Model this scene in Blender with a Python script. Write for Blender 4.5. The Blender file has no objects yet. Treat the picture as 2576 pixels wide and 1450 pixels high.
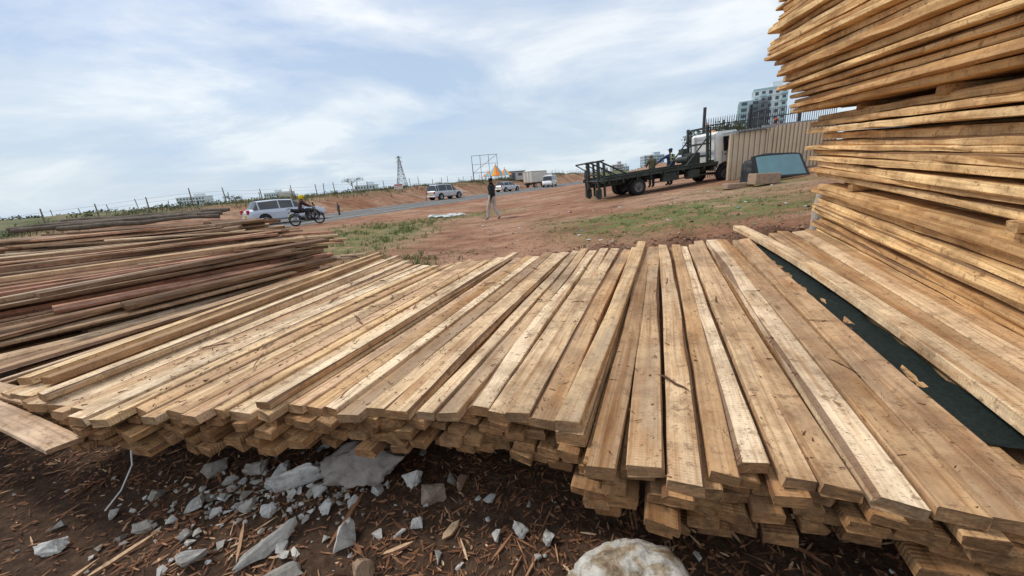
import bpy, bmesh, math, random
from mathutils import Vector, Matrix, noise, Euler
random.seed(7)
R=random.random
def U(a,b): return a+(b-a)*random.random()
scene=bpy.context.scene
scene.view_settings.view_transform='Standard'
try: scene.view_settings.look='None'
except: pass
scene.view_settings.exposure=0
def sm(x,a,b):
    t=max(0.,min(1.,(x-a)/(b-a))); return t*t*(3-2*t)
def N(x,y,z=0.): return noise.noise(Vector((x,y,z)))
# ------------------------------------------------------------ terrain function
def road_uv(x,y):
    rx,ry=x+11.4,y-24.
    return (.425*rx+.905*ry, -.905*rx+.425*ry)
def TH(x,y):
    s,pp=road_uv(x,y)
    near=sm(-pp,1.5,13); ys=sm(y,3,8)
    up=.08*max(0.,min(x+.5,40.))
    z=up*near*ys
    hb=(1.3+.011*max(0.,min(s,110.)))*(.25+.75*sm(s,-14,2))
    b=sm(pp,9,15.5)*hb*(1-.75*sm(pp,40,120))
    b+=sm(pp,12,17)*(1-sm(pp,80,200))*(.42*N(x*.11,y*.11,3)+.24*N(x*.4,y*.4,5))
    z+=b-.35*math.exp(-((pp-8.9)/.9)**2)
    if 4<y<11:
        yc=6.35+.25*math.sin(x*.9)
        m=sm(x,-2.2,-.2)*(1-sm(x,6,8))
        z+=m*math.exp(-((y-yc)/.5)**2)*(.23+.11*N(x*1.3,y*1.3,1)+.07*N(x*4,y*4,2))
    if abs(x)<45 and y<60 and not(-1.5<pp<8.5):
        z+=.035*N(x*.5,y*.5)+.022*N(x*2.1,y*2.1)+(.014*N(x*6,y*6) if y<14 else 0)
    return z
# ------------------------------------------------------------ mesh builder
class MB:
    def __init__(s): s.v=[];s.f=[];s.m=[];s.sm=[];s.uv=[];s.col=[];s.M=Matrix.Identity(4)
    def add(s,vs,fs,mat=0,smooth=False,col=(.5,0,.5)):
        b=len(s.v)
        s.v+= [tuple(s.M@Vector(q)) for q in vs]
        for f in fs:
            s.f.append([b+i for i in f]); s.m.append(mat); s.sm.append(smooth)
            for i in f:
                s.uv+= [0.,0.]; s.col+=[col[0],col[1],col[2],1.]
    def box(s,c,size,mat=0,rot=None,taper=1.,bev=0.):
        hx,hy,hz=[q/2 for q in size]; c=Vector(c)
        if bev<=0:
            vs=[]
            for z,t in((-hz,1.),(hz,taper)):
                for x,y in((-hx,-hy),(hx,-hy),(hx,hy),(-hx,hy)): vs.append(Vector((x*t,y*t,z)))
            fs=[(3,2,1,0),(4,5,6,7),(0,1,5,4),(1,2,6,5),(2,3,7,6),(3,0,4,7)]
        else:
            b=min(bev,hx*.9,hy*.9,hz*.9); vs=[]
            pr=[(-hz,b),(-hz+b,0),(hz-b,0),(hz,b)]
            for z,o in pr:
                X=hx-o;Y=hy-o
                for x,y in((-X+b,-Y),(X-b,-Y),(X,-Y+b),(X,Y-b),(X-b,Y),(-X+b,Y),(-X,Y-b),(-X,-Y+b)): vs.append(Vector((x,y,z)))
            fs=[tuple(range(7,-1,-1)),tuple(range(24,32))]
            for k in range(3):
                for i in range(8):
                    j=(i+1)%8; fs.append((k*8+i,k*8+j,k*8+8+j,k*8+8+i))
        if rot is not None:
            m=rot if isinstance(rot,Matrix) else Euler(rot).to_matrix()
            vs=[m@q for q in vs]
        s.add([q+c for q in vs],fs,mat)
    def tube(s,pts,rad,n=8,mat=0,smooth=True,cap=True,col=(.5,0,.5)):
        pts=[Vector(p) for p in pts]
        if not hasattr(rad,'__len__'): rad=[rad]*len(pts)
        vs=[];fs=[]
        for i,p in enumerate(pts):
            d=(pts[min(i+1,len(pts)-1)]-pts[max(i-1,0)]).normalized()
            a=Vector((0,0,1)) if abs(d.z)<.9 else Vector((1,0,0))
            x=d.cross(a).normalized(); y=x.cross(d)
            for k in range(n):
                t=2*math.pi*k/n; vs.append(p+(x*math.cos(t)+y*math.sin(t))*rad[i])
        for i in range(len(pts)-1):
            for k in range(n):
                j=(k+1)%n; fs.append((i*n+k,i*n+n+k,i*n+n+j,i*n+j))
        s.add(vs,fs,mat,smooth,col)
        if cap:
            s.add([vs[k] for k in range(n)],[tuple(range(n))],mat,False,col)
            s.add([vs[-n+k] for k in range(n)],[tuple(range(n-1,-1,-1))],mat,False,col)
    def lathe(s,c,axis,prof,n=20,mat=0,smooth=True):
        c=Vector(c);ax=Vector(axis).normalized()
        a=Vector((0,0,1)) if abs(ax.z)<.9 else Vector((1,0,0))
        x=ax.cross(a).normalized();y=x.cross(ax);vs=[];fs=[]
        for o,r in prof:
            for k in range(n):
                t=2*math.pi*k/n; vs.append(c+ax*o+(x*math.cos(t)+y*math.sin(t))*r)
        for i in range(len(prof)-1):
            for k in range(n):
                j=(k+1)%n; fs.append((i*n+k,i*n+j,i*n+n+j,i*n+n+k))
        s.add(vs,fs,mat,smooth)
    def ball(s,c,r,mat=0,n=10,m=7):
        c=Vector(c)
        if not hasattr(r,'__len__'): r=(r,r,r)
        vs=[];fs=[]
        for i in range(m+1):
            ph=math.pi*i/m
            for k in range(n):
                t=2*math.pi*k/n
                vs.append(c+Vector((r[0]*math.sin(ph)*math.cos(t),r[1]*math.sin(ph)*math.sin(t),r[2]*math.cos(ph))))
        for i in range(m):
            for k in range(n):
                j=(k+1)%n; fs.append((i*n+k,i*n+n+k,i*n+n+j,i*n+j))
        s.add(vs,fs,mat,True)
    def board(s,p0,p1,w,t,seg=8,bow=0,sag=0,twist=0,c=.004,mat=0,up=(0,0,1),rough=.0015,roll=0.,taper=1.,r1=None):
        p0=Vector(p0);p1=Vector(p1);d=(p1-p0);L=d.length;d.normalize()
        side=d.cross(Vector(up)).normalized();uv=side.cross(d)
        uo=U(0,80);vo=U(0,40);r1=R() if r1 is None else r1;r2=R()
        sk0=U(-.09,.09);sk1=U(-.1,.1);b=len(s.v)
        cs=[(w/2-c,t/2),(w/2,t/2-c),(w/2,-t/2+c),(w/2-c,-t/2),(-w/2+c,-t/2),(-w/2,-t/2+c),(-w/2,t/2-c),(-w/2+c,t/2)]
        wane=random.choice([0,1]) if R()<.35 else None; wd=U(.006,.02)
        per=[0]
        for i in range(8):
            a=cs[i];e=cs[(i+1)%8]; per.append(per[-1]+math.hypot(a[0]-e[0],a[1]-e[1]))
        for i in range(seg+1):
            f=i/seg; tw=twist*(f-.5)+roll
            cp=p0.lerp(p1,f)+side*(bow*4*f*(1-f))+uv*(sag*4*f*(1-f))
            cp+=side*(N(uo+f*3,vo)*.006)+uv*(N(uo+f*3,vo+9)*.003)
            ww=1+(taper-1)*f
            wn=max(0,N(uo+f*L*.8,vo+3)+.15)*wd*3
            for k,(a,h) in enumerate(cs):
                a*=ww
                a+=N(uo+f*L*4,vo+k*2.7)*rough*2; h+=N(uo+f*L*4,vo+k*2.7+50)*rough
                if wane==0 and k==0: a-=wn
                if wane==0 and k==1: h-=wn*.8
                if wane==1 and k==7: a+=wn
                if wane==1 and k==6: h-=wn*.8
                A=a*math.cos(tw)-h*math.sin(tw);Hh=a*math.sin(tw)+h*math.cos(tw)
                q=cp+side*A+uv*Hh
                if i==0: q=q+d*(a*sk0*2+U(-.005,.005))
                if i==seg: q=q+d*(a*sk1*2+U(-.005,.005))
                s.v.append(tuple(s.M@q))
        for i in range(seg):
            u0=uo+L*i/seg;u1=uo+L*(i+1)/seg
            for k in range(8):
                j=(k+1)%8
                s.f.append([b+i*8+k,b+i*8+8+k,b+i*8+8+j,b+i*8+j]);s.m.append(mat);s.sm.append(False)
                va=vo+per[k];vb=vo+per[k+1]
                bk=.5 if (wane==0 and k==0) or (wane==1 and k==6) else 0.
                s.uv+=[u0,va,u1,va,u1,vb,u0,vb]; s.col+=[r1,bk,r2,1]*4
        for e,base in((0,b),(1,b+seg*8)):
            idx=list(range(8)); 
            if e: idx=idx[::-1]
            s.f.append([base+k for k in idx]);s.m.append(mat);s.sm.append(False)
            for k in idx: s.uv+=[uo+cs[k][0],vo+cs[k][1]]; s.col+=[r1,1,r2,1]
    def obj(s,name,mats,loc=None,attrs=True):
        me=bpy.data.meshes.new(name); me.from_pydata(s.v,[],s.f)
        me.polygons.foreach_set('material_index',s.m); me.polygons.foreach_set('use_smooth',s.sm)
        if attrs:
            u=me.uv_layers.new(name='UVMap'); u.data.foreach_set('uv',s.uv)
            a=me.color_attributes.new('bcol','FLOAT_COLOR','CORNER'); a.data.foreach_set('color',s.col)
        for m in mats: me.materials.append(m)
        me.update()
        o=bpy.data.objects.new(name,me); scene.collection.objects.link(o)
        if loc: o.location=loc
        return o
# ------------------------------------------------------------ materials
def newmat(name,rough=.8,metal=0.,spec=.3):
    m=bpy.data.materials.new(name); m.use_nodes=True; nt=m.node_tree
    b=nt.nodes['Principled BSDF']; b.inputs['Roughness'].default_value=rough; b.inputs['Metallic'].default_value=metal
    b.inputs['Specular IOR Level'].default_value=spec
    return m,nt,b
def nd(nt,t,**k):
    n=nt.nodes.new(t)
    for a,v in k.items(): setattr(n,a,v)
    return n
def ramp(nt,fac,stops,interp='LINEAR'):
    n=nt.nodes.new('ShaderNodeValToRGB'); cr=n.color_ramp; cr.interpolation=interp
    while len(cr.elements)<len(stops): cr.elements.new(.5)
    for e,(p,c) in zip(cr.elements,stops):
        e.position=p; e.color=(c[0],c[1],c[2],1) if hasattr(c,'__len__') else (c,c,c,1)
    nt.links.new(fac,n.inputs[0]); return n.outputs[0]
def mix(nt,fac,a,b,mode='MIX'):
    n=nt.nodes.new('ShaderNodeMix'); n.data_type='RGBA'; n.blend_type=mode
    for sock,v in((n.inputs[0],fac),(n.inputs[6],a),(n.inputs[7],b)):
        if isinstance(v,bpy.types.NodeSocket): nt.links.new(v,sock)
        elif hasattr(v,'__len__'): sock.default_value=(v[0],v[1],v[2],1)
        else: sock.default_value=v
    return n.outputs[2]
def mth(nt,op,a,b=0.,c=None):
    n=nt.nodes.new('ShaderNodeMath'); n.operation=op
    for i,v in enumerate((a,b,c)):
        if v is None: continue
        if isinstance(v,bpy.types.NodeSocket): nt.links.new(v,n.inputs[i])
        else: n.inputs[i].default_value=v
    return n.outputs[0]
def noi(nt,vec,scale,detail=5,rough=.55,dist=0.,off=None):
    n=nt.nodes.new('ShaderNodeTexNoise'); n.inputs['Scale'].default_value=scale;n.inputs['Detail'].default_value=detail
    n.inputs['Roughness'].default_value=rough;n.inputs['Distortion'].default_value=dist
    if vec is not None: nt.links.new(vec,n.inputs['Vector'])
    return n.outputs[0]
def mapv(nt,vec,sc,loc=(0,0,0)):
    n=nt.nodes.new('ShaderNodeMapping'); n.inputs['Scale'].default_value=sc; n.inputs['Location'].default_value=loc
    nt.links.new(vec,n.inputs['Vector']); return n.outputs[0]
def bump(nt,b,h,strength=.4,dist=.01):
    n=nt.nodes.new('ShaderNodeBump'); n.inputs['Strength'].default_value=strength;n.inputs['Distance'].default_value=dist
    nt.links.new(h,n.inputs['Height']); nt.links.new(n.outputs[0],b.inputs['Normal'])
def simple(name,col,rough=.7,metal=0.,var=.25,scale=6.,spec=.3,bmp=0.):
    m,nt,b=newmat(name,rough,metal,spec)
    g=nt.nodes.new('ShaderNodeTexCoord').outputs['Object']
    n=noi(nt,g,scale,6,.6)
    c=mix(nt,ramp(nt,n,[(.3,0),(.7,1)]),[q*(1-var) for q in col],[min(1,q*(1+var)) for q in col])
    nt.links.new(c,b.inputs['Base Color'])
    if bmp: bump(nt,b,noi(nt,g,scale*4,6,.65),bmp,.02)
    return m
def wood(name,pal,endc,dirt=(.12,.07,.04),dirt_amt=.5,grain=1.,film=.2):
    m,nt,b=newmat(name,.8,0,.15)
    uv=nd(nt,'ShaderNodeUVMap',uv_map='UVMap').outputs[0]
    at=nd(nt,'ShaderNodeAttribute',attribute_name='bcol'); sp=nt.nodes.new('ShaderNodeSeparateColor'); nt.links.new(at.outputs['Color'],sp.inputs[0])
    r1,fl0,r2=sp.outputs[0],sp.outputs[1],sp.outputs[2]
    fl=ramp(nt,fl0,[(.7,0),(.8,1)]); bark=ramp(nt,fl0,[(.3,0),(.45,1),(.55,1),(.7,0)])
    pos=nt.nodes.new('ShaderNodeTexCoord').outputs['Object']
    base=ramp(nt,r1,pal)
    g1=noi(nt,mapv(nt,uv,(1.3,60,1)),1.,5,.65,.3)
    g2=noi(nt,mapv(nt,uv,(.7,15,1)),1.,3,.5,.8)
    st=ramp(nt,g1,[(.32,(.60,.50,.40)),(.5,(1,1,1)),(.75,(1.15,1.15,1.15))])
    base=mix(nt,.85*grain,base,st,'MULTIPLY')
    st2=ramp(nt,g2,[(.3,(.70,.55,.41)),(.46,(1,1,1)),(.72,(1.14,1.1,1.04))])
    base=mix(nt,.9*grain,base,st2,'MULTIPLY')
    bl=noi(nt,mapv(nt,uv,(2.2,6,1)),1.,5,.65)
    base=mix(nt,.85,base,ramp(nt,bl,[(.33,(.66,.53,.42)),(.5,(1,1,1)),(.8,(1.12,1.12,1.1))]),'MULTIPLY')
    # weather stain, amount differs board by board
    wf=noi(nt,mapv(nt,uv,(.9,4,1),(5,3,0)),1.,4,.6)
    wamt=mth(nt,'MULTIPLY',ramp(nt,wf,[(.46,0),(.64,1)]),mth(nt,'MULTIPLY',ramp(nt,r2,[(.2,.3),(1,1.6)]),film))
    base=mix(nt,wamt,base,(.40,.315,.23))
    vo=nt.nodes.new('ShaderNodeTexVoronoi'); vo.inputs['Scale'].default_value=1.; vo.inputs['Randomness'].default_value=1.
    nt.links.new(mapv(nt,uv,(2.1,7,1)),vo.inputs['Vector'])
    kn=ramp(nt,vo.outputs['Distance'],[(.05,1),(.11,.45),(.18,0)])
    kn=mth(nt,'MULTIPLY',kn,ramp(nt,noi(nt,mapv(nt,uv,(1.1,3,1)),1.7,1),[(.47,0),(.56,1)]))
    base=mix(nt,mth(nt,'MULTIPLY',kn,.8),base,(.18,.08,.03))
    wv=nt.nodes.new('ShaderNodeTexWave'); wv.inputs['Scale'].default_value=22.;wv.inputs['Distortion'].default_value=2.2;wv.inputs['Detail'].default_value=2
    wv.inputs['Detail Scale'].default_value=.6
    nt.links.new(mapv(nt,uv,(1,.35,1)),wv.inputs['Vector'])
    swm=ramp(nt,noi(nt,mapv(nt,uv,(1.2,6,1)),1.3,2),[(.42,0),(.62,1)])
    sw=mth(nt,'MULTIPLY',wv.outputs[1],swm)
    base=mix(nt,mth(nt,'MULTIPLY',sw,.25),base,(.30,.17,.08))
    dn=noi(nt,pos,2.3,8,.72,.3)
    dm=mth(nt,'MULTIPLY',ramp(nt,dn,[(.46,0),(.68,1)]),dirt_amt)
    base=mix(nt,dm,base,dirt)
    dn2=noi(nt,pos,17,6,.7)
    base=mix(nt,mth(nt,'MULTIPLY',ramp(nt,dn2,[(.56,0),(.66,1)]),dirt_amt),base,dirt)
    dn3=noi(nt,pos,60,5,.7)
    base=mix(nt,mth(nt,'MULTIPLY',ramp(nt,dn3,[(.58,0),(.66,1)]),dirt_amt),base,[q*.7 for q in dirt])
    base=mix(nt,mth(nt,'MULTIPLY',bark,.8),base,(.12,.055,.03))
    en=noi(nt,mapv(nt,uv,(25,70,1)),1.,4,.6,1.)
    ec=mix(nt,ramp(nt,en,[(.3,0),(.7,1)]),[q*.5 for q in endc],[q*1.25 for q in endc])
    ec=mix(nt,ramp(nt,r2,[(.3,0),(1,.6)]),ec,base)
    ec=mix(nt,ramp(nt,noi(nt,pos,9,5,.7),[(.42,0),(.65,.8)]),ec,dirt)
    base=mix(nt,fl,base,ec)
    nt.links.new(base,b.inputs['Base Color'])
    h=mth(nt,'ADD',mth(nt,'MULTIPLY',g1,.7),mth(nt,'MULTIPLY',sw,.45))
    h=mth(nt,'ADD',h,mth(nt,'MULTIPLY',bl,.6))
    h=mth(nt,'ADD',h,mth(nt,'MULTIPLY',en,mth(nt,'MULTIPLY',fl,1.8)))
    bump(nt,b,h,.7,.005)
    return m
W_low=wood('wood_sawn_pale',[(0,(.42,.27,.15)),(.12,(.64,.44,.26)),(.28,(.84,.63,.40)),(.5,(.92,.74,.52)),(.7,(.86,.62,.35)),(.86,(.60,.38,.20)),(1,(.78,.55,.37))],(.36,.195,.088),(.21,.125,.07),.72,1.,.45)
W_stack=wood('wood_sawn_golden',[(0,(.52,.31,.14)),(.25,(.76,.50,.24)),(.6,(.86,.61,.32)),(.85,(.72,.46,.21)),(1,(.46,.27,.13))],(.44,.25,.11),(.24,.13,.06),.75,1.,.22)
W_old=wood('wood_weathered',[(0,(.16,.095,.06)),(.14,(.44,.28,.17)),(.32,(.70,.50,.31)),(.42,(.34,.17,.11)),(.55,(.55,.29,.20)),(.75,(.76,.56,.36)),(.9,(.50,.39,.28)),(1,(.24,.15,.095))],(.26,.15,.08),(.11,.065,.045),.6,1.,.35)
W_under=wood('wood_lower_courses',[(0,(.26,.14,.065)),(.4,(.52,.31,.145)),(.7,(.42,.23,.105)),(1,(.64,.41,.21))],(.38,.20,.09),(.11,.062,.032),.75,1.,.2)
def colmat(name,stops,rough=.85,bmp=.5,sc=14):
    m,nt,b=newmat(name,rough)
    at=nd(nt,'ShaderNodeAttribute',attribute_name='bcol'); sp=nt.nodes.new('ShaderNodeSeparateColor'); nt.links.new(at.outputs['Color'],sp.inputs[0])
    g=nt.nodes.new('ShaderNodeTexCoord').outputs['Object']
    c=ramp(nt,sp.outputs[0],stops)
    n=noi(nt,g,sc,8,.7)
    c=mix(nt,.85,c,ramp(nt,n,[(.3,.45),(.5,1),(.7,1.25)]),'MULTIPLY')
    nt.links.new(c,b.inputs['Base Color'])
    if bmp: bump(nt,b,noi(nt,g,sc*3,8,.7),bmp,.01)
    return m
M_conc=colmat('broken_concrete',[(0,(.32,.28,.23)),(.5,(.50,.475,.43)),(1,(.66,.64,.60))],.92,.8,22)
M_rockbr=colmat('brown_stone',[(0,(.26,.17,.11)),(.5,(.34,.23,.15)),(1,(.28,.24,.2))],.9,.6,14)
M_rockgr=colmat('grey_stone',[(0,(.24,.20,.165)),(.5,(.30,.265,.23)),(1,(.34,.31,.27))],.92,.9,12)
M_chip=colmat('bark_and_chips',[(0,(.07,.03,.018)),(.35,(.17,.075,.038)),(.65,(.28,.13,.065)),(.85,(.42,.24,.13)),(1,(.62,.43,.26))],.85,0,30)
M_soil=colmat('soil_clod',[(0,(.13,.065,.04)),(.6,(.27,.15,.09)),(1,(.36,.26,.19))],.95,.4,20)
def boulder_mat():
    m,nt,b=newmat('boulder_stone',.9)
    g=nt.nodes.new('ShaderNodeTexCoord').outputs['Object']
    n1=noi(nt,g,9,8,.65,.4); n2=noi(nt,g,26,8,.7)
    c=ramp(nt,n1,[(.38,(.26,.18,.11)),(.46,(.42,.33,.23)),(.53,(.58,.54,.47)),(.7,(.70,.68,.62))])
    c=mix(nt,.85,c,ramp(nt,n2,[(.36,.45),(.5,1.05),(.75,1.2)]),'MULTIPLY')
    nt.links.new(c,b.inputs['Base Color']); bump(nt,b,mth(nt,'ADD',n1,mth(nt,'MULTIPLY',n2,.5)),1.,.035); return m
M_boul=boulder_mat()
def ground_mat():
    m,nt,b=newmat('ground_soil',.95,0,.15)
    at=nd(nt,'ShaderNodeAttribute',attribute_name='mask'); sp=nt.nodes.new('ShaderNodeSeparateColor'); nt.links.new(at.outputs['Color'],sp.inputs[0])
    gr,lit,sc=sp.outputs
    g=nt.nodes.new('ShaderNodeTexCoord').outputs['Object']
    n0=noi(nt,g,.22,6,.6,.5);n1=noi(nt,g,1.6,8,.68);n2=noi(nt,g,14,8,.75);n4=noi(nt,mapv(nt,g,(.35,1.1,1)),.8,7,.65,.6)
    c=ramp(nt,n0,[(.3,(.25,.115,.065)),(.5,(.33,.18,.112)),(.7,(.43,.275,.19))])
    c=mix(nt,.9,c,ramp(nt,n4,[(.35,(.62,.52,.46)),(.5,(1,1,1)),(.68,(1.2,1.2,1.18))]),'MULTIPLY')
    c=mix(nt,.9,c,ramp(nt,n1,[(.3,(.5,.42,.38)),(.5,(1,1,1)),(.7,(1.22,1.2,1.15))]),'MULTIPLY')
    c=mix(nt,.9,c,ramp(nt,n2,[(.3,.45),(.5,1),(.7,1.3)]),'MULTIPLY')
    gn=noi(nt,g,2.6,8,.7)
    gm=mth(nt,'MULTIPLY',gr,ramp(nt,gn,[(.38,0),(.54,1)]))
    gc=ramp(nt,n2,[(.3,(.09,.105,.035)),(.6,(.165,.185,.062)),(.8,(.27,.24,.13))])
    c=mix(nt,gm,c,gc)
    sn=noi(nt,g,.35,8,.65)
    scc=ramp(nt,sn,[(.32,(.055,.065,.028)),(.47,(.11,.115,.05)),(.6,(.19,.17,.085)),(.75,(.24,.14,.09))])
    c=mix(nt,sc,c,scc)
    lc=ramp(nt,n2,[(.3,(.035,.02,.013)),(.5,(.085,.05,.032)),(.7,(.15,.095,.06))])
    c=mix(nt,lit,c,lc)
    nt.links.new(c,b.inputs['Base Color'])
    h=mth(nt,'ADD',n1,mth(nt,'MULTIPLY',n2,.35))
    bump(nt,b,h,.9,.08); return m
# ------------------------------------------------------------ terrain mesh
def spaced(c,a,b,t0,t1,n): return [c+a*math.sinh(b*(t0+(t1-t0)*i/n)) for i in range(n+1)]
def grassmask(x,y):
    a=math.exp(-((x-4.8)/3.4)**4)*math.exp(-((y-10.2)/2.2)**4)
    bb=math.exp(-((x+5.6)/2.6)**4)*math.exp(-((y-14.5)/5.2)**4)
    c=math.exp(-((x+1.8)/2.5)**2)*math.exp(-((y-20.5)/1.6)**2)*.8
    d=math.exp(-((x-9.3)/2.5)**2)*math.exp(-((y-14.5)/1.8)**2)*.8
    e=.25*sm(N(x*.3,y*.3,8),.1,.5)
    return min(1,a+bb+c+d+e)
xs=spaced(0,1.6,6.9,-1,1,300); ys=spaced(2.5,1.8,7.2,-.42,1,270)
tv=[];tf=[];tm=[]
for y in ys:
    for x in xs:
        tv.append((x,y,TH(x,y)))
        s,pp=road_uv(x,y)
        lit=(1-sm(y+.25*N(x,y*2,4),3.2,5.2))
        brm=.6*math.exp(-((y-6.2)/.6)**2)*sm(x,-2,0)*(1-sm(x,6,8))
        sc=sm(pp,13,16)*sm(N(x*.12,y*.12,9)+.25+(pp-15)*.03,0,.35)
        if y>130: sc=max(sc,sm(y,130,170))
        if pp<-25 and y>26: sc=max(sc,sm(y,26,45)*.8)
        sc=max(sc,.35*sm(pp,10,13)*sm(N(x*.5,y*.5,2),0,.3))
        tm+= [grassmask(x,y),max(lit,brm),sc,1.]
nx=len(xs)
for j in range(len(ys)-1):
    for i in range(nx-1):
        a=j*nx+i; tf.append((a,a+1,a+nx+1,a+nx))
me=bpy.data.meshes.new('ground'); me.from_pydata(tv,[],tf)
at=me.color_attributes.new('mask','FLOAT_COLOR','POINT'); at.data.foreach_set('color',tm)
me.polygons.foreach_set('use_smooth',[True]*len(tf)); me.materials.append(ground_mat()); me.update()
scene.collection.objects.link(bpy.data.objects.new('ground',me))
# ------------------------------------------------------------ road
def road_pt(s,pp,z=0.): return (-11.4+.425*s-.905*pp, 24+.905*s+.425*pp, z)
def asphalt():
    m,nt,b=newmat('asphalt',.85)
    g=nt.nodes.new('ShaderNodeTexCoord').outputs['Object']
    c=mix(nt,ramp(nt,noi(nt,g,.5,6,.6),[(.35,0),(.65,1)]),(.12,.115,.11),(.17,.16,.15))
    c=mix(nt,.6,c,ramp(nt,noi(nt,g,30,4,.7),[(.3,.7),(.7,1.25)]),'MULTIPLY')
    nt.links.new(c,b.inputs['Base Color']); return m
mb=MB()
S=[-60+i*4 for i in range(100)]
for i in range(len(S)-1):
    a,b_=S[i],S[i+1]
    mb.add([road_pt(a,0,.05),road_pt(b_,0,.05),road_pt(b_,7,.05),road_pt(a,7,.05)],[(0,1,2,3)],0)
    mb.add([road_pt(a,0,.05),road_pt(b_,0,.05),road_pt(b_,-.5,-.05),road_pt(a,-.5,-.05)],[(3,2,1,0)],0)
    mb.add([road_pt(a,.25,.056),road_pt(b_,.25,.056),road_pt(b_,.37,.056),road_pt(a,.37,.056)],[(0,1,2,3)],1)
    mb.add([road_pt(a,6.6,.056),road_pt(b_,6.6,.056),road_pt(b_,6.72,.056),road_pt(a,6.72,.056)],[(0,1,2,3)],1)
    if i%2: mb.add([road_pt(a,3.44,.056),road_pt(b_,3.44,.056),road_pt(b_,3.56,.056),road_pt(a,3.56,.056)],[(0,1,2,3)],1)
mb.obj('road',[asphalt(),simple('road_paint',(.6,.6,.57),.7,0,.25,2)])
# ------------------------------------------------------------ low timber stack (fan of sawn boards)
K=[((-3.15,2.14,.6),(-2.25,6.04,.6)),((-2.3,1.75,.6),(-1.15,5.0,.6)),((-.88,1.62,.6),(.45,5.0,.62)),((-.26,1.54,.6),(1.1,5.1,.64)),
   ((.15,1.41,.6),(1.58,4.75,.66)),((.24,1.17,.6),(1.68,4.68,.67)),((.46,1.03,.6),(1.85,4.62,.68)),((.73,1.06,.6),(2.1,4.6,.69)),
   ((1.14,.88,.6),(2.5,4.55,.72)),((1.4,.78,.6),(2.8,4.5,.74)),((2.05,.55,.6),(3.58,4.4,.78))]
def q_of(p): return .927*p[0]-.375*p[1]
cum=[0]
for a,b_ in zip(K,K[1:]):
    cum.append(cum[-1]+.7*(q_of(b_[0])-q_of(a[0]))+.3*(q_of(b_[1])-q_of(a[1])))
def KP(t):
    t=max(0,min(cum[-1],t))
    for i in range(len(K)-1):
        if t<=cum[i+1] or i==len(K)-2:
            f=(t-cum[i])/(cum[i+1]-cum[i]); return Vector(K[i][0]).lerp(Vector(K[i+1][0]),f),Vector(K[i][1]).lerp(Vector(K[i+1][1]),f)
mb=MB(); TH_B=.048
t=.02
while t<cum[-1]-.02:
    w=random.choice([.094,.105,.11,.118,.128])
    a,b_=KP(t+w/2)
    d=(b_-a).normalized()
    gap=U(.001,.010) if R()<.75 else U(.012,.036)
    if not (cum[-1]-.62<t<cum[-1]-.48):
        a=a+d*U(-.04,.04); b_=b_+d*U(-.13,.10)
        a.z+=-TH_B/2+U(-.009,.008); b_.z+=-TH_B/2+U(-.009,.012)
        sd=Vector((d.y,-d.x,0))
        a+=sd*U(-.014,.014); b_+=sd*U(-.016,.016)
        mb.board(a,b_,w,TH_B*U(.92,1.1),16,bow=U(-.026,.026),sag=U(-.009,.009),twist=U(-.16,.16),roll=U(-.06,.06),rough=.003,mat=0)
    t+=w+gap
def on(t,off0=0,off1=0,dz=TH_B/2+.004,l0=0,l1=0):
    a,b_=KP(t); d=(b_-a).normalized(); sd=Vector((d.y,-d.x,0))
    a=a+sd*off0+d*l0;b_=b_+sd*off1+d*l1;a.z+=dz;b_.z+=dz; return a,b_
a,b_=on(3.62,-.02,0.04,.026,.02,.2); mb.board(a,b_,.10,.054,14,bow=.01,twist=.02,mat=0,r1=.75)
a,b_=on(5.05,.1,-.12,.03,.1,.42); mb.board(a,b_,.115,.06,18,bow=.10,twist=.02,mat=0,r1=.6)
a,b_=on(.1,.02,.05,.03,.05,.1); mb.board(a,b_,.09,.05,12,bow=-.02,mat=0)
a,b_=on(.32,.0,-.04,.032,.1,-.02); mb.board(a,b_,.07,.05,12,bow=.01,mat=0,r1=0.02)
a,b_=on(.62,.0,-.1,.03,.0,.15); mb.board(a,b_,.09,.045,12,bow=.02,mat=0)
a,b_=on(2.1,.0,.03,.03,.0,.1); mb.board(a,b_,.08,.04,12,bow=.0,mat=0)
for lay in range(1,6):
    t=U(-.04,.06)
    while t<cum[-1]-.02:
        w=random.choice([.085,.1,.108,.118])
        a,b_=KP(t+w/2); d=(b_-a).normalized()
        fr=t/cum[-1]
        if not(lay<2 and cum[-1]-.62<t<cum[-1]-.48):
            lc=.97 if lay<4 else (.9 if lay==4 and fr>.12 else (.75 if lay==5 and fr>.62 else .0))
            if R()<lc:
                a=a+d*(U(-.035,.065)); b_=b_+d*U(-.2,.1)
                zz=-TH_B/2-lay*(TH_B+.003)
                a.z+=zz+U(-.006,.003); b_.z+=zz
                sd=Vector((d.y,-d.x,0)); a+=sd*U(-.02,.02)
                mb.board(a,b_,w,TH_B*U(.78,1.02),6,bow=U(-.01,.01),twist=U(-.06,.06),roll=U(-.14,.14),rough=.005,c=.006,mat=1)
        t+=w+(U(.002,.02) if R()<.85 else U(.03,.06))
for f in (.2,.55,.93):
    pa=KP(.1);pb=KP(cum[-1]-.05)
    a=pa[0].lerp(pa[1],f);b_=pb[0].lerp(pb[1],f)
    a.z=.26;b_.z=.26+.1*f
    mb.board(a,b_,.12,.09,10,mat=1)
mb.obj('timber_stack',[W_low,W_under])
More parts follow.
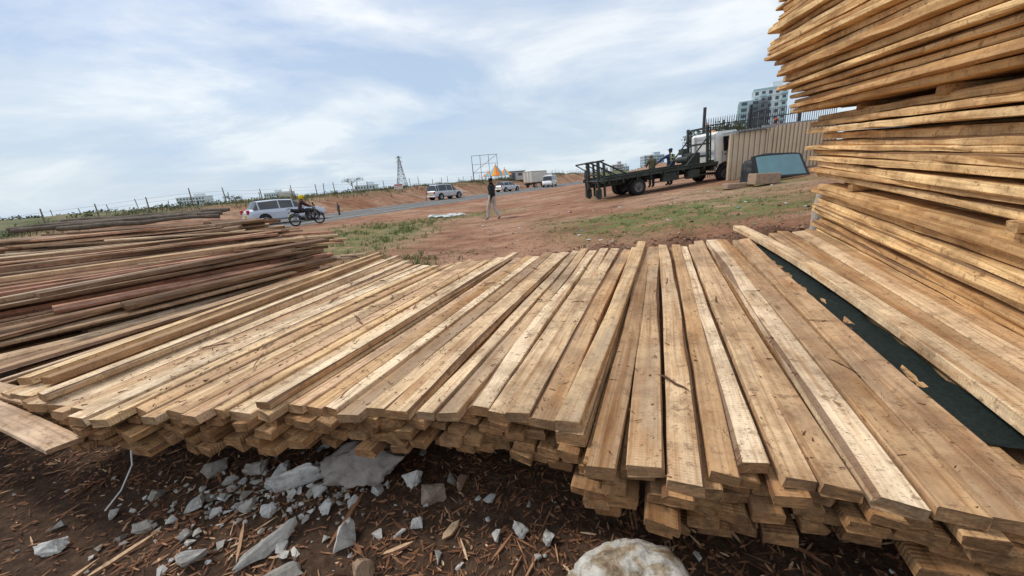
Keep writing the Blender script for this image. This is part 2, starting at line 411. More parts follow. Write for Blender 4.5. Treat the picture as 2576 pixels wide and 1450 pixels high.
# dark shade netting rucked up in the gap
mb=MB(); a,b_=KP(cum[-1]-.53); d=(b_-a).normalized(); sd=Vector((d.y,-d.x,0)); vs=[];fs=[];n_=60
for i in range(n_+1):
    f=i/n_
    for k in range(5):
        g=k/4-.5; p=a.lerp(b_,.1+.9*f)+sd*(g*.17); p.z+=-.048+.02*N(f*14,g*5,3)+.012*N(f*40,g*9,1)
        vs.append(p)
for i in range(n_):
    for k in range(4): q=i*5+k; fs.append((q,q+1,q+6,q+5))
mb.add(vs,fs,0,True); mb.obj('shade_netting',[simple('netting_black_green',(.018,.03,.026),.8,0,.5,60,bmp=.8)])
# bark scraps lying on the timber
mb=MB()
def strip(p,th,L,w,c_):
    k=5; zig=0.; left=[];right=[]
    for j in range(k+1):
        g=j/k-.5; zig+=U(-.012,.012)
        c=p+Vector((math.cos(th)*L*g-math.sin(th)*zig,math.sin(th)*L*g+math.cos(th)*zig,U(.001,.010)))
        n_=Vector((-math.sin(th),math.cos(th),U(-.4,.4))); ww=w*U(.4,1.1)*(1-abs(2*g)**3*.8)
        left.append(c+n_*ww);right.append(c-n_*ww*.8)
    vs=left+right; fs=[(j,j+1,k+2+j,k+1+j) for j in range(k)]
    mb.add(vs,fs,0,False,(c_,0,.5)); mb.add([v-Vector((0,0,.004)) for v in vs],[f[::-1] for f in fs],0,False,(c_*.8,0,.5))
for i in range(1500):
    t=U(.3,cum[-1]-.6) if R()<.7 else random.gauss(1.9,.6)
    a,b_=KP(t); f=random.betavariate(1.1,1.5)
    if f>.95: continue
    p=a.lerp(b_,f); p.z+=.005
    dirn=b_-a; th=math.atan2(dirn.y,dirn.x)+random.gauss(0,.8)
    if R()<.04: strip(p,th,U(.07,.26),U(.003,.010),U(.1,.5))
    else:
        L=U(.003,.018);w=U(.001,.004); d=Vector((math.cos(th),math.sin(th),0))
        mb.tube([p-d*L,p+d*L],[w,w*.5],4,0,False,True,(U(.1,.6),0,R()))
mb.obj('bark_scraps',[M_chip])
# ------------------------------------------------------------ tall timber stack on the right
A=Vector((2.49,1.65,0))
def SP(l,o,z,ang):
    a=math.radians(ang); return Vector((A.x+l*math.sin(a)+o*math.cos(a),A.y+l*math.cos(a)-o*math.sin(a),z+.055*l))
mb=MB()
def bundle(z0,z1,af,lfar,dep=5,mat=0):
    z=z0
    while z<z1:
        th=U(.042,.064)
        ang=af(z)+U(-.9,.9); 
        for k in range(dep):
            w=.2; o=U(-.035,.03)+(k+.5)*(w+.01)
            seg=18 if k==0 else 4
            mb.board(SP(-1.7+U(-.2,.2),o,z+th/2+U(-.003,.003),ang),SP(lfar(z)+U(-.14,.14),o,z+th/2+U(-.006,.006),ang+U(-.25,.25)),w,th*U(.82,1.),seg,bow=U(-.035,.035),sag=U(-.014,.014) if k==0 else 0,twist=U(-.15,.15) if k==0 else 0,rough=.009,c=.008,mat=mat)
        z+=th+U(.001,.008)
bundle(.12,1.15,lambda z:22.3,lambda z:3.1)
bundle(1.21,1.86,lambda z:21.7,lambda z:3.2+.12*sm(z,1.3,1.8))
bundle(1.94,3.9,lambda z:17.2-6.2*sm(z,1.94,2.5)+.8*sm(z,2.9,3.7),lambda z:3.2-.1*sm(z,2,2.6)+.15*sm(z,2.9,3.6))
for l,z in((.25,1.18),(2.2,1.18),(-.9,1.18),(.1,1.905),(1.1,1.905),(2.3,1.905)):
    mb.board(SP(l,-.02,z,22.5),SP(l,1.02,z,22.5),.09,.055,3,mat=0)
mb.obj('plank_stack',[W_stack])
# ------------------------------------------------------------ splayed old boards on the left
mb=MB(); nl=19
for k in range(nl):
    f=k/(nl-1); ang0=20+50*f**.85; z=.36+.90*f
    ex=-2.7-2.0*f; ey=5.9+1.05*f
    for j in range(9 if k>3 else 5):
        ang=math.radians(ang0+random.gauss(0,5.)); d=Vector((math.sin(ang),math.cos(ang),0)); pl=Vector((-d.y,d.x,0))
        w=U(.08,.22); L=U(2.6,4.4); th=U(.02,.05)
        e=Vector((ex,ey,z))+pl*(j*.17-.1+U(-.08,.08))+d*U(-.55,.4)
        e.z+=U(-.015,.02)-.004*j
        s_=e-d*L; s_.z+=U(-.06,.04)
        mb.board(s_,e,w,th,8,bow=U(-.06,.06),sag=U(-.05,.02),twist=U(-.3,.3),roll=U(-.16,.16),rough=.006,mat=0,taper=U(.7,1.))
for k in range(60):
    f=R(); ang=math.radians(25+55*f+U(-8,8)); d=Vector((math.sin(ang),math.cos(ang),0))
    e=Vector((-3.3-1.6*f+U(-.5,.3),6.0+1.*f+U(-.3,.6),U(.3,.9)))
    mb.board(e-d*U(2.8,4.2),e,U(.1,.2),U(.03,.05),6,bow=U(-.04,.04),sag=U(-.04,.02),twist=U(-.2,.2),mat=0)
for k in range(26):
    ang=math.radians(U(48,76)); d=Vector((math.sin(ang),math.cos(ang),0)); f=R()
    e=Vector((-2.9-1.2*f+U(-.2,.7),6.6+.5*f,.5+.55*f)); s_=e-d*U(1.2,2.6); s_.z+=U(0,.15)
    mb.board(s_,e,U(.06,.13),U(.02,.04),7,bow=U(-.05,.05),twist=U(-.4,.4),mat=0,rough=.005)
mb.obj('scrap_lumber_heap',[W_old])
mb=MB()
for k in range(6):
    ang=math.radians(U(70,82)); d=Vector((math.sin(ang),math.cos(ang),0)); e=Vector((-5.3-U(0,.8),7.5+.12*k,1.36+.02*k))
    s_=e-d*U(2.2,3.4); pts=[s_.lerp(e,i/6)+Vector((0,U(-.03,.03),U(-.02,.02))) for i in range(7)]
    mb.tube(pts,[U(.03,.05) for _ in pts],8,0)
mb.obj('wooden_poles',[simple('bark_grey',(.13,.1,.075),.9,0,.4,8,bmp=.5)])
mb=MB(); mb.board((-4.6,2.55,.58),(-2.33,1.68,.47),.13,.026,14,sag=.06,twist=.12,mat=0,r1=1.); mb.obj('loose_plank',[W_low])
mb=MB(); mb.board((-4.3,2.0,.3),(-3.0,1.62,.2),.13,.035,8,sag=.03,mat=0); mb.obj('loose_plank',[W_low])
mb=MB(); mb.board((-4.2,2.5,.56),(-2.5,1.93,.52),.12,.025,8,sag=.02,twist=.1,mat=0,r1=.35); mb.obj('loose_plank',[W_old])
# ------------------------------------------------------------ rocks
def rockmesh(mb,c,size,seed,sub=3,rz=0.,tilt=0.,cuts=11,rough=.06,mat=0,flat=False,lo=.62):
    rnd=random.Random(seed); pl=[]
    for i in range(cuts):
        n=Vector((rnd.gauss(0,1),rnd.gauss(0,1),rnd.gauss(0,1))).normalized(); pl.append((n,rnd.uniform(lo,1.)))
    bm=bmesh.new(); bmesh.ops.create_icosphere(bm,subdivisions=sub,radius=1)
    rot=Euler((tilt,rnd.uniform(-.2,.2),rz)).to_matrix(); vs=[]
    for v in bm.verts:
        d=v.co.normalized(); r=1.
        for n,h in pl:
            q=d.dot(n)
            if q>.05: r=min(r,h/q)
        r*=1+rough*noise.noise(d*3+Vector((seed,0,0)))+rough*.5*noise.noise(d*9+Vector((seed,3,0)))+rough*.25*noise.noise(d*22+Vector((seed,5,0)))
        p=rot@Vector((d.x*r*size[0],d.y*r*size[1],d.z*r*size[2])); vs.append(p+Vector(c))
    fs=[tuple(v.index for v in f.verts) for f in bm.faces]; bm.free()
    mb.add(vs,fs,mat,not flat,(rnd.random(),0,rnd.random()))
def shard(mb,c,size,seed,rz=0.,cuts=0,npt=11,mat=0):
    rnd=random.Random(seed); bm=bmesh.new()
    for i in range(npt):
        d=Vector((rnd.uniform(-1,1),rnd.uniform(-1,1),rnd.uniform(-1,1))); d=d.normalized()*rnd.uniform(.75,1.05); bm.verts.new(d)
    bmesh.ops.convex_hull(bm,input=bm.verts[:])
    bmesh.ops.delete(bm,geom=[v for v in bm.verts if not v.link_faces],context='VERTS')
    bmesh.ops.recalc_face_normals(bm,faces=bm.faces)
    if cuts:
        bmesh.ops.triangulate(bm,faces=bm.faces[:])
        bmesh.ops.subdivide_edges(bm,edges=bm.edges[:],cuts=cuts,use_grid_fill=True)
        for v in bm.verts:
            q=v.co*3+Vector((seed,0,0)); v.co*=1+.18*noise.noise(q)+.10*noise.noise(q*3)
    rot=Euler((rnd.uniform(-.3,.3),rnd.uniform(-.3,.3),rz)).to_matrix()
    bm.verts.index_update()
    vs=[rot@Vector((v.co.x*size[0],v.co.y*size[1],v.co.z*size[2]))+Vector(c) for v in bm.verts]
    fs=[tuple(v.index for v in f.verts) for f in bm.faces]; bm.free()
    mb.add(vs,fs,mat,False,(rnd.random(),0,rnd.random()))
def rock(name,c,size,seed,mat,**k):
    mb=MB(); x,y,dz=c; rockmesh(mb,(x,y,TH(x,y)+dz),size,seed,**k); return mb.obj(name,[mat])
rock('boulder',(.355,.93,.135),(.27,.205,.225),5,M_boul,sub=5,cuts=9,rough=.09,lo=.86)
rock('boulder',(-.9,1.78,.14),(.25,.15,.13),12,M_rockgr,sub=5,cuts=16,rough=.16)
rock('boulder',(.25,1.95,.13),(.25,.2,.16),13,M_rockgr,sub=4,rough=.12)
rock('boulder',(1.3,1.9,.13),(.3,.22,.18),17,M_rockgr,sub=4,rough=.12)
rock('boulder',(-2.3,2.7,.13),(.25,.2,.17),19,M_rockgr,sub=4,rough=.12)
for i,(x,y,sx,sy,sz,rz,dz) in enumerate([(-1.29,1.78,.17,.10,.12,.4,.10),(-1.83,1.70,.11,.05,.05,.0,.04),(-1.25,1.42,.20,.05,.05,.8,.04),(-.87,1.38,.055,.15,.06,.1,.04),
    (-1.55,1.38,.13,.05,.05,.5,.03),(-1.1,1.27,.1,.05,.04,.6,.03),(-.63,1.76,.06,.06,.09,.3,.06),(-.05,1.40,.04,.05,.04,1.,.03),(.08,1.35,.04,.05,.04,.4,.03),
    (-2.37,1.5,.07,.05,.04,.3,.02),(-2.0,1.58,.06,.04,.03,.4,.02),(-2.12,1.80,.05,.04,.04,.9,.02),(-1.5,1.66,.05,.05,.05,.2,.03),(-1.62,1.92,.08,.06,.06,.2,.05),(-1.9,1.96,.08,.06,.05,1.2,.04),(-1.05,1.62,.05,.05,.05,.7,.03),(-.2,1.60,.04,.04,.04,.3,.03),(-1.42,1.85,.07,.06,.07,.5,.06),(-1.36,1.62,.05,.04,.05,.5,.03),(-1.14,1.72,.05,.05,.05,.5,.04),(-1.7,1.5,.04,.03,.03,.5,.02),(-2.25,1.68,.04,.03,.03,.5,.02),(-.95,1.22,.04,.04,.03,.5,.02)]):
    mb=MB(); shard(mb,(x,y,TH(x,y)+dz),(sx,sy,sz),40+i,rz,3,12); mb.obj('concrete_chunk',[M_conc])
for i,(x,y,s_) in enumerate([(-.5,1.64,.085),(-.35,1.72,.06),(-.74,1.26,.07),(-.55,1.5,.03)]):
    mb=MB(); shard(mb,(x,y,TH(x,y)+s_*.5),(s_,s_*.8,s_*.85),70+i,.4,2,11); mb.obj('stone',[M_rockbr])
mb=MB()
for i in range(460):
    r_=R()
    if r_<.6: x=random.gauss(-1.42,.28);y=random.gauss(1.76,.13)
    elif r_<.82: x=random.gauss(-1.2,.7);y=U(1.15,2.0)
    else: x=U(-3.2,1.6);y=U(1.15,2.1) if x<0 else U(.6,1.6)
    s_=random.choice([.006,.007,.009,.012,.016,.022,.032])*U(.7,1.3)
    shard(mb,(x,y,TH(x,y)+s_*.5),(s_*U(.9,1.6),s_,s_*.8),200+i,U(0,3),0,8)
mb.obj('rubble',[M_conc])
mb=MB()
for i in range(17000):
    x=U(-4.0,1.6); y=U(.75,2.6)
    L=abs(random.gauss(0,.016))+.006; w=U(.002,.006)
    if R()<.035: L*=2.8; w*=1.7
    th=U(0,math.pi); c=Vector((x,y,TH(x,y)+U(.001,.014)))
    d=Vector((math.cos(th),math.sin(th),U(-.25,.25)))*L; s_=Vector((-math.sin(th),math.cos(th),U(-.6,.6)))*w
    dens=N(x*1.5,y*1.5,12)
    if dens<-.25 and R()<.7: continue
    cc=(min(1,max(0,random.gauss(.5,.25))),0,R())
    mb.add([c-d-s_*.4,c-d*.2-s_,c+d-s_*.2,c+d*.9+s_*.5,c+s_,c-d*.8+s_*.6],[(0,1,2,3,4,5)],0,False,cc)
mb.obj('wood_chip_litter',[M_chip])
mb=MB()
for (x,y,L,th,w,c_) in [(-.92,1.55,.17,1.35,.010,.62),(-1.95,1.42,.14,.9,.010,.97),(-.38,1.44,.06,.9,.018,.97),(-1.4,1.45,.12,2.,.007,.9),(-.62,1.36,.08,.3,.008,.95),(-2.1,1.3,.13,1.1,.008,.95)]:
    z=TH(x,y)+.02; d=Vector((math.cos(th),math.sin(th),.1)); c=Vector((x,y,z))
    sd=Vector((-d.y,d.x,.2))
    mb.add([c-d*L,c-d*L*.3-sd*w,c+d*L*.5-sd*w*.8,c+d*L,c+d*L*.4+sd*w,c-d*L*.6+sd*w*.9],[(0,1,2,3,4,5)],0,False,(c_,0,.5))
    mb.add([c-d*L-Vector((0,0,.008)),c-d*L*.3-sd*w-Vector((0,0,.01)),c+d*L*.5-sd*w-Vector((0,0,.01)),c+d*L-Vector((0,0,.006)),c+d*L*.5-sd*w*.8,c-d*L*.3-sd*w],[(0,1,2,3,4,5)],0,False,(c_*.7,0,.5))
mb.obj('wood_splinters',[M_chip])
# wire ends: thin pale cord by the loose plank
mb=MB(); mb.tube([(-2.2,1.85,.36),(-2.16,1.78,.25),(-2.2,1.72,.14),(-2.28,1.68,.05)],.004,5,0); mb.obj('cord',[simple('cord_white',(.7,.7,.68),.6)])
mb=MB()
for i in range(1700):
    y=6.0+abs(random.gauss(0,4.5)); x=U(-.5*y,.85*y)
    s_=U(.006,.025) if R()<.95 else U(.03,.055)
    shard(mb,(x,y,TH(x,y)+s_*.3),(s_*1.3,s_,s_*.7),900+i,U(0,3),0,8)
for i in range(700):
    y=random.gauss(6.2,.35); x=U(-.8,6)
    s_=U(.01,.04); shard(mb,(x,y,TH(x,y)+s_*.3),(s_*1.3,s_,s_*.8),2900+i,U(0,3),0,8)
mb.obj('soil_clods',[M_soil])
M_plw=simple('plastic_white',(.62,.62,.60),.5,0,.2,20); M_plb=simple('plastic_teal',(.16,.28,.27),.5,0,.3,20)
def crumple(mb,c,s_,mat):
    bm=bmesh.new(); bmesh.ops.create_icosphere(bm,subdivisions=2,radius=1); k=U(0,50)
    vs=[Vector(c)+Vector((v.co.x*s_*1.5,v.co.y*s_,max(-.1,v.co.z)*s_*.5))*(1+.55*noise.noise(v.co*2.4+Vector((k,k,0)))) for v in bm.verts]
    fs=[tuple(v.index for v in f.verts) for f in bm.faces]; bm.free(); mb.add(vs,fs,mat)
mb=MB()
for i in range(13): 
    x=-3.3+U(-.8,.8);y=20.6+U(-.4,.5); crumple(mb,(x,y,TH(x,y)+.05),U(.07,.22),0 if R()<.7 else 1)
mb.obj('plastic_bag_heap',[M_plw,M_plb])
mb=MB()
for i in range(60):
    y=U(6.6,17); x=U(-.2*y,.8*y); crumple(mb,(x,y,TH(x,y)+.01),U(.01,.04),0 if R()<.7 else 1)
mb.obj('litter',[M_plw,M_plb])
# ------------------------------------------------------------ grass
M_grass=colmat('grass_blades',[(0,(.08,.115,.035)),(.5,(.17,.21,.07)),(.85,(.27,.27,.11)),(1,(.42,.36,.2))],.8,0,3)
M_scrub=colmat('dry_scrub',[(0,(.06,.075,.03)),(.5,(.12,.13,.055)),(.85,(.24,.21,.11)),(1,(.36,.29,.17))],.85,0,3)
mb=MB()
def tuft(x,y,h,nb,sp,z=None):
    z=TH(x,y) if z is None else z; c0=R()
    for b in range(nb):
        a=U(0,6.28); l=h*U(.5,1.2); ox,oy=U(-sp,sp),U(-sp,sp); w=.004+l*.05
        dx,dy=math.cos(a),math.sin(a); k=U(.2,.8)*l
        p=Vector((x+ox,y+oy,z-.01))
        mb.add([p+Vector((-dy*w,dx*w,0)),p+Vector((dy*w,-dx*w,0)),p+Vector((dx*k*.5+dy*w*.7,dy*k*.5-dx*w*.7,l*.7)),p+Vector((dx*k,dy*k,l))],[(0,1,2,3)],0,False,(min(1,max(0,c0*.6+U(0,.4))),0,.5))
cnt=0
while cnt<10000:
    if R()<.55: x=U(.3,9.5);y=U(7.2,13.5)
    elif R()<.7: x=U(-8.6,-2.6);y=U(8,20.5)
    else: x=U(-4.5,12);y=U(13,22)
    g=grassmask(x,y)*sm(N(x*1.1,y*1.1,6)+.5*N(x*3,y*3,7),-.14,.2)
    if R()<g: tuft(x,y,U(.02,.07)+(.10*R() if x<0 else 0),6,.06)
    cnt+=1
for i in range(90):
    a=U(-1.2,-.5); x=a*3+U(-.5,.6); y=U(7.2,9.5); tuft(x,y,U(.05,.14),9,.1)
mb.obj('grass',[M_grass])
mb=MB()
for i in range(2600):
    s=U(-14,120);pp=13+abs(random.gauss(0,5)); x,y,_=road_pt(s,pp)
    if N(x*.12,y*.12,9)>-.2: tuft(x,y,U(.15,.5),5,.35)
mb.obj('scrub_grass',[M_scrub])
# ------------------------------------------------------------ bushes / trees
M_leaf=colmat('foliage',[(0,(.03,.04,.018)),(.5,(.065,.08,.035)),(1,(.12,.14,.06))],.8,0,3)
M_bark=simple('bark',(.12,.09,.065),.9,0,.3,8,bmp=.5)
def leafcloud(mb,c,r,n,ls):
    c=Vector(c)
    for i in range(n):
        d=Vector((random.gauss(0,1),random.gauss(0,1),random.gauss(0,1))).normalized()*(R()**.4)
        p=c+Vector((d.x*r[0],d.y*r[1],d.z*r[2])); a=Vector((U(-1,1),U(-1,1),U(-1,1))).normalized()*ls*U(.6,1.3); b_=Vector((U(-1,1),U(-1,1),U(-1,1))).normalized()*ls*.6
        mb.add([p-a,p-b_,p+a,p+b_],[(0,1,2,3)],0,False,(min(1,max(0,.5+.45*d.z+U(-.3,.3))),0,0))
mb=MB()
for i in range(150):
    s=U(-12,150);pp=15+abs(random.gauss(0,7)); x,y,_=road_pt(s,pp); r=U(.2,.7)
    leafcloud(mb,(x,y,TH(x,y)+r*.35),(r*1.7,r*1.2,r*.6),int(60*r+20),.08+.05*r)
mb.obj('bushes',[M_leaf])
mb=MB()
for i in range(240):
    x=U(60,420) if R()<.5 else U(-420,60); y=U(230,420); r=U(1.5,4.2)*(.75 if x<60 else 1)
    leafcloud(mb,(x,y,r*.5),(r*2,r,r*.75),26,.9)
mb.obj('distant_trees',[M_leaf])
def tree(name,x,y,h,cr,flat=.5,n=700,ls=.12):
    mb=MB(); z=TH(x,y)
    mb.tube([(x,y,z-.1),(x+.05,y,z+h*.35),(x-.05,y,z+h*.6)],[h*.03,h*.022,h*.015],8,1)
    for i in range(9):
        a=i*2.4; q=U(.5,1)*cr; tip=Vector((x+math.cos(a)*q,y+math.sin(a)*q,z+h*U(.72,.95)))
        st=Vector((x,y,z+h*U(.35,.6)))
        mb.tube([st,st.lerp(tip,.5)+Vector((0,0,.05*h)),tip],[h*.012,h*.007,h*.003],5,1)
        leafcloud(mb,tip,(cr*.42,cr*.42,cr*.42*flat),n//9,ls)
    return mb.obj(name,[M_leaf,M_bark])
x,y,_=road_pt(21,19); tree('acacia_tree',x,y,1.9,1.4,.4,260,.07)
x,y,_=road_pt(7.2,21); tree('acacia_tree',x,y,1.0,.8,.45,200,.07)
tree('shade_tree',16.6,30.5,3.0,2.0,.8,1600,.12); tree('shade_tree',19.,32.5,2.8,2.0,.8,1300,.12)
# ------------------------------------------------------------ fence on the bank
mb=MB(); tops=[]
s=-40.
while s<150:
    x,y,_=road_pt(s,16.2+U(-.3,.3)); z=TH(x,y); h=U(1.1,1.5); lx=U(-.12,.12)
    mb.tube([(x,y,z-.2),(x+lx*.5,y,z+h*.5),(x+lx,y,z+h)],[.05,.045,.035],6,0); tops.append((x+lx*.7,y,z)); s+=U(2.2,3.2)
for hh in(.45,.8,1.1):
    for a,b_ in zip(tops,tops[1:]): mb.tube([(a[0],a[1],a[2]+hh),(b_[0],b_[1],b_[2]+hh)],.007,3,1,False,False)
mb.obj('post_and_wire_fence',[simple('post_wood',(.2,.16,.12),.9,0,.3,4),simple('wire',(.2,.2,.2),.5,.6)])
mb=MB()
for i in range(14):
    x=-60+i*4.2;y=52-i*.4; z=TH(x,y); mb.tube([(x,y,z),(x+U(-.2,.2),y,z+U(.9,1.5))],.045,5,0)
mb.obj('post_and_wire_fence',[bpy.data.materials['post_wood']])
M_steel=simple('dark_steel',(.06,.06,.065),.5,.5,.3,5); M_galv=simple('galvanised',(.32,.33,.35),.5,.5,.2,3)
# pylon
mb=MB(); bx,by,bz=-64.5,250,1.5; Hh=20.
def pw(z): return 2.9*(1-z/Hh)**1.25+.35
lv=[0,3.4,6.4,9.,11.2,13.2,15,16.6,18.2,Hh]
cor=[(-1,-1),(1,-1),(1,1),(-1,1)]
def pc(i,z): return Vector((bx+cor[i%4][0]*pw(z),by+cor[i%4][1]*pw(z),bz+z))
for a,b_ in zip(lv,lv[1:]):
    for i in range(4):
        mb.tube([pc(i,a),pc(i,b_)],.11,4,0,False); mb.tube([pc(i,a),pc(i+1,b_)],.07,4,0,False); mb.tube([pc(i+1,a),pc(i,b_)],.07,4,0,False); mb.tube([pc(i,b_),pc(i+1,b_)],.07,4,0,False)
for z in(16.6,19):
    for sx in(-1,1):
        e=Vector((bx+sx*1.9,by,bz+z)); mb.tube([pc(0 if sx<0 else 1,z),e],.09,4,0,False); mb.tube([pc(0 if sx<0 else 1,z+.9),e],.07,4,0,False); mb.tube([e,e+Vector((0,0,-1))],.06,4,0,False)
mb.obj('electricity_pylon',[simple('pylon_steel',(.2,.21,.23),.6,.3)])
# billboard frame
mb=MB(); x0,x1,y0=-6.9,-1.2,90; zb=TH(-4,90)
for x in(x0,x0+1.9,x1-1.9,x1): mb.tube([(x,y0,zb-.3),(x,y0,7.6)],.055,6,0)
for z in(3.9,7.6): mb.tube([(x0,y0,z),(x1,y0,z+.05)],.045,5,0)
mb.tube([(x0,y0,5.7),(x1,y0,5.8)],.03,5,0)
mb.tube([(x0,y0,3.9),(x1,y0,7.6)],.04,5,0); mb.tube([(x0,y0+2,zb),(x0,y0,6.8)],.05,5,0); mb.tube([(x1,y0+2,zb),(x1,y0,6.8)],.05,5,0)
mb.obj('billboard_frame',[M_steel])
# festival tent
mb=MB(); cx,cy=-1.6,86.; z0=TH(cx,cy)
nseg=24
for pk,(ox,hh,rr) in enumerate([(0,3.6,2.1),(1.9,2.6,1.6),(-1.7,2.3,1.4)]):
    for k in range(nseg):
        a0=2*math.pi*k/nseg;a1=2*math.pi*(k+1)/nseg
        for i in range(5):
            f0=i/5;f1=(i+1)/5
            def P(f,a): 
                r=rr*(f**1.1)+.05; return (cx+ox+math.cos(a)*r,cy+math.sin(a)*r,z0+hh-(hh-1.2)*f**.9)
            mb.add([P(f0,a0),P(f0,a1),P(f1,a1),P(f1,a0)],[(3,2,1,0)],(k//2+pk)%3)
    mb.tube([(cx+ox,cy,z0),(cx+ox,cy,z0+hh+.3)],.05,6,3)
    for k in range(6):
        a=k*1.047; mb.tube([(cx+ox+math.cos(a)*rr,cy+math.sin(a)*rr,z0-.3),(cx+ox+math.cos(a)*rr,cy+math.sin(a)*rr,z0+1.22)],.04,5,3)
mb.obj('festival_tent',[simple('tent_orange',(.85,.22,.03),.7),simple('tent_teal',(.1,.42,.55),.7),simple('tent_orange_light',(.85,.35,.06),.7),M_galv])
mb=MB()
mb.box((3.0,88,z0+.9),(3.4,2,1.8),0); mb.box((3.0,88,z0+1.88),(3.8,2.4,.12),1)
mb.box((2.2,86.98,z0+.8),(.8,.06,1.5),1); mb.box((3.7,86.98,z0+1.2),(.9,.06,.6),1)
mb.obj('site_cabin',[simple('cabin_wall',(.5,.5,.48),.8),simple('cabin_dark',(.12,.13,.15),.6)])
M_white=simple('white_paint',(.7,.7,.68),.6,0,.08,3); M_red=simple('red_paint',(.5,.06,.05),.5)
def sign(name,s,pp,w,h,zl,mats):
    x,y,_=road_pt(s,pp); z=TH(x,y); mb=MB()
    mb.M=Matrix.Translation((x,y,z))@Matrix.Rotation(math.radians(15),4,'Z')
    for sx in(-1,1): mb.tube([(sx*w*.4,0,-.2),(sx*w*.4,0,zl+h)],.035,6,2)
    mb.box((0,-.05,zl+h/2),(w,.04,h),0,bev=.01); mb.box((0,-.075,zl+h*.78),(w*.9,.012,h*.25),1)
    mb.box((0,-.075,zl+h*.38),(w*.8,.012,h*.12),1)
    mb.obj(name,mats)
sign('roadside_sign',24,14,1.1,.6,.3,[M_white,M_red,M_steel])
sign('roadside_sign',11,18,1.6,.5,.3,[simple('board_cream',(.5,.45,.36),.7),M_white,M_steel])
# ------------------------------------------------------------ distant buildings
M_glass=simple('window_dark',(.05,.07,.09),.25,0,.3,1,.6)
def tower(name,x,y,w,d,h,floors,bays,mats,rot=0.,balc=True,roof=True):
    mb=MB(); mb.M=Matrix.Translation((x,y,0))@Matrix.Rotation(rot,4,'Z')
    mb.box((0,0,h/2),(w,d,h),0)
    fh=h/floors
    for f in range(floors):
        z=f*fh+fh*.55
        for b in range(bays):
            bx=-w/2+(b+.5)*w/bays
            mb.box((bx,-d/2-.02,z),(w/bays*.5,.16,fh*.5),1)
            if balc and b%3==1:
                mb.box((bx,-d/2-.6,f*fh+.1),(w/bays*.95,1.2,.18),2); mb.box((bx,-d/2-1.15,f*fh+.6),(w/bays*.95,.08,.9),2)
        nb=max(2,bays//2)
        for b in range(nb):
            by=-d/2+(b+.5)*d/nb
            mb.box((-w/2-.02,by,z),(.16,d/nb*.3,fh*.45),1)
        mb.box((0,0,f*fh),(w+.2,d+.2,.2),2)
    if roof:
        mb.box((0,0,h+.4),(w+.3,d+.3,.8),2); mb.box((w*.2,0,h+2),(w*.3,d*.4,3),0)
    return mb.obj(name,mats)
M_teal=simple('wall_teal_grey',(.40,.53,.56),.8,0,.06,1); M_lw=simple('wall_white',(.68,.72,.74),.8,0,.06,1)
tower('apartment_block',122.5,200,9,14,30,11,2,[M_teal,M_glass,M_teal],-.5,False,False)
tower('apartment_block',134,203,14,12,35,12,5,[M_lw,M_glass,M_teal],-.5,True)
tower('office_building',151,400,20,12,15.5,6,8,[simple('wall_grey',(.42,.48,.54),.8),M_glass,M_lw])
tower('office_building',121,420,12,10,9.5,4,5,[simple('wall_pink',(.45,.38,.36),.8),M_glass,M_lw])
tower('office_building',134,440,10,10,7.5,3,5,[M_lw,M_glass,M_lw])
tower('office_building',104,410,8,8,7,3,4,[M_lw,M_glass,M_lw])
tower('office_building',-330,420,30,12,9,3,9,[M_lw,M_glass,M_lw],0,False)
tower('office_building',-250,430,18,12,7,2,7,[M_lw,M_glass,M_lw],0,False)
tower('office_building',-150,430,22,12,8,2,7,[M_lw,M_glass,M_lw],0,False)
# ------------------------------------------------------------ corrugated shed + wall + spiked gate
M_corr=simple('beige_sheet',(.60,.48,.34),.55,.05,.12,1.2); M_corrd=simple('beige_sheet_rib_shade',(.36,.27,.18),.6,.1,.1,1.2); M_roof=simple('roof_sheet',(.28,.30,.31),.5,.3,.2,2)  # second beige is a darker copy: rib shading painted into the flank colour
def corr(mb,p0,p1,z0,z1a,z1b,mat,pitch=.24,depth=.045):
    p0=Vector(p0);p1=Vector(p1);L=(p1-p0).length;d=(p1-p0)/L;nrm=Vector((d.y,-d.x)); n=max(1,round(L/pitch))
    pat=[(0,0),(.5,0),(.6,depth),(.9,depth),(1.,0)]
    for i in range(n):
        for (fa,oa),(fb,ob) in zip(pat,pat[1:]):
            ta=(i+fa)/n;tb=(i+fb)/n
            a=p0+d*(L*ta)+nrm*oa;b_=p0+d*(L*tb)+nrm*ob
            za=z1a+(z1b-z1a)*ta;zb_=z1a+(z1b-z1a)*tb
            mb.add([(a.x,a.y,z0),(b_.x,b_.y,z0),(b_.x,b_.y,zb_),(a.x,a.y,za)],[(0,1,2,3)],2 if oa!=ob else mat)
g0=TH(10.6,18)
mb=MB()
corr(mb,(10.27,17.9),(11.95,17.9),g0-.1,g0+2.0,g0+2.1,0); corr(mb,(10.75,18.8),(10.27,17.9),g0-.1,g0+2.0,g0+2.0,0); corr(mb,(11.95,17.9),(12.3,18.8),g0-.1,g0+2.1,g0+2.1,0)
mb.box((11.3,18.3,g0+2.13),(1.8,1.1,.05),1,(0.03,-.06,0)); 
for k in range(14): mb.box((10.3+k*.135,17.72,g0+2.08+.008*k),(.06,.03,.06),1)
for x in(10.25,11.98): mb.box((x,17.86,g0+1),(.05,.05,2.0),0)
mb.obj('metal_shed',[M_corr,M_roof,M_corrd])
mb=MB(); corr(mb,(12.1,18.5),(16.5,19.6),g0-.1,3.15,3.4,0); mb.box((14.3,19.1,3.3),(4.6,.08,.07),1,(0,-.05,.245))
mb.obj('corrugated_wall',[M_corr,M_roof,M_corrd])
mb=MB()
for i in range(60):
    f=i/59; x=11.3+8*f;y=22.4+.8*f; z=TH(x,y); tp=4.15+.7*f
    mb.tube([(x,y,z),(x,y,tp-.15),(x,y,tp)],[.02,.02,.003],4,0,False)
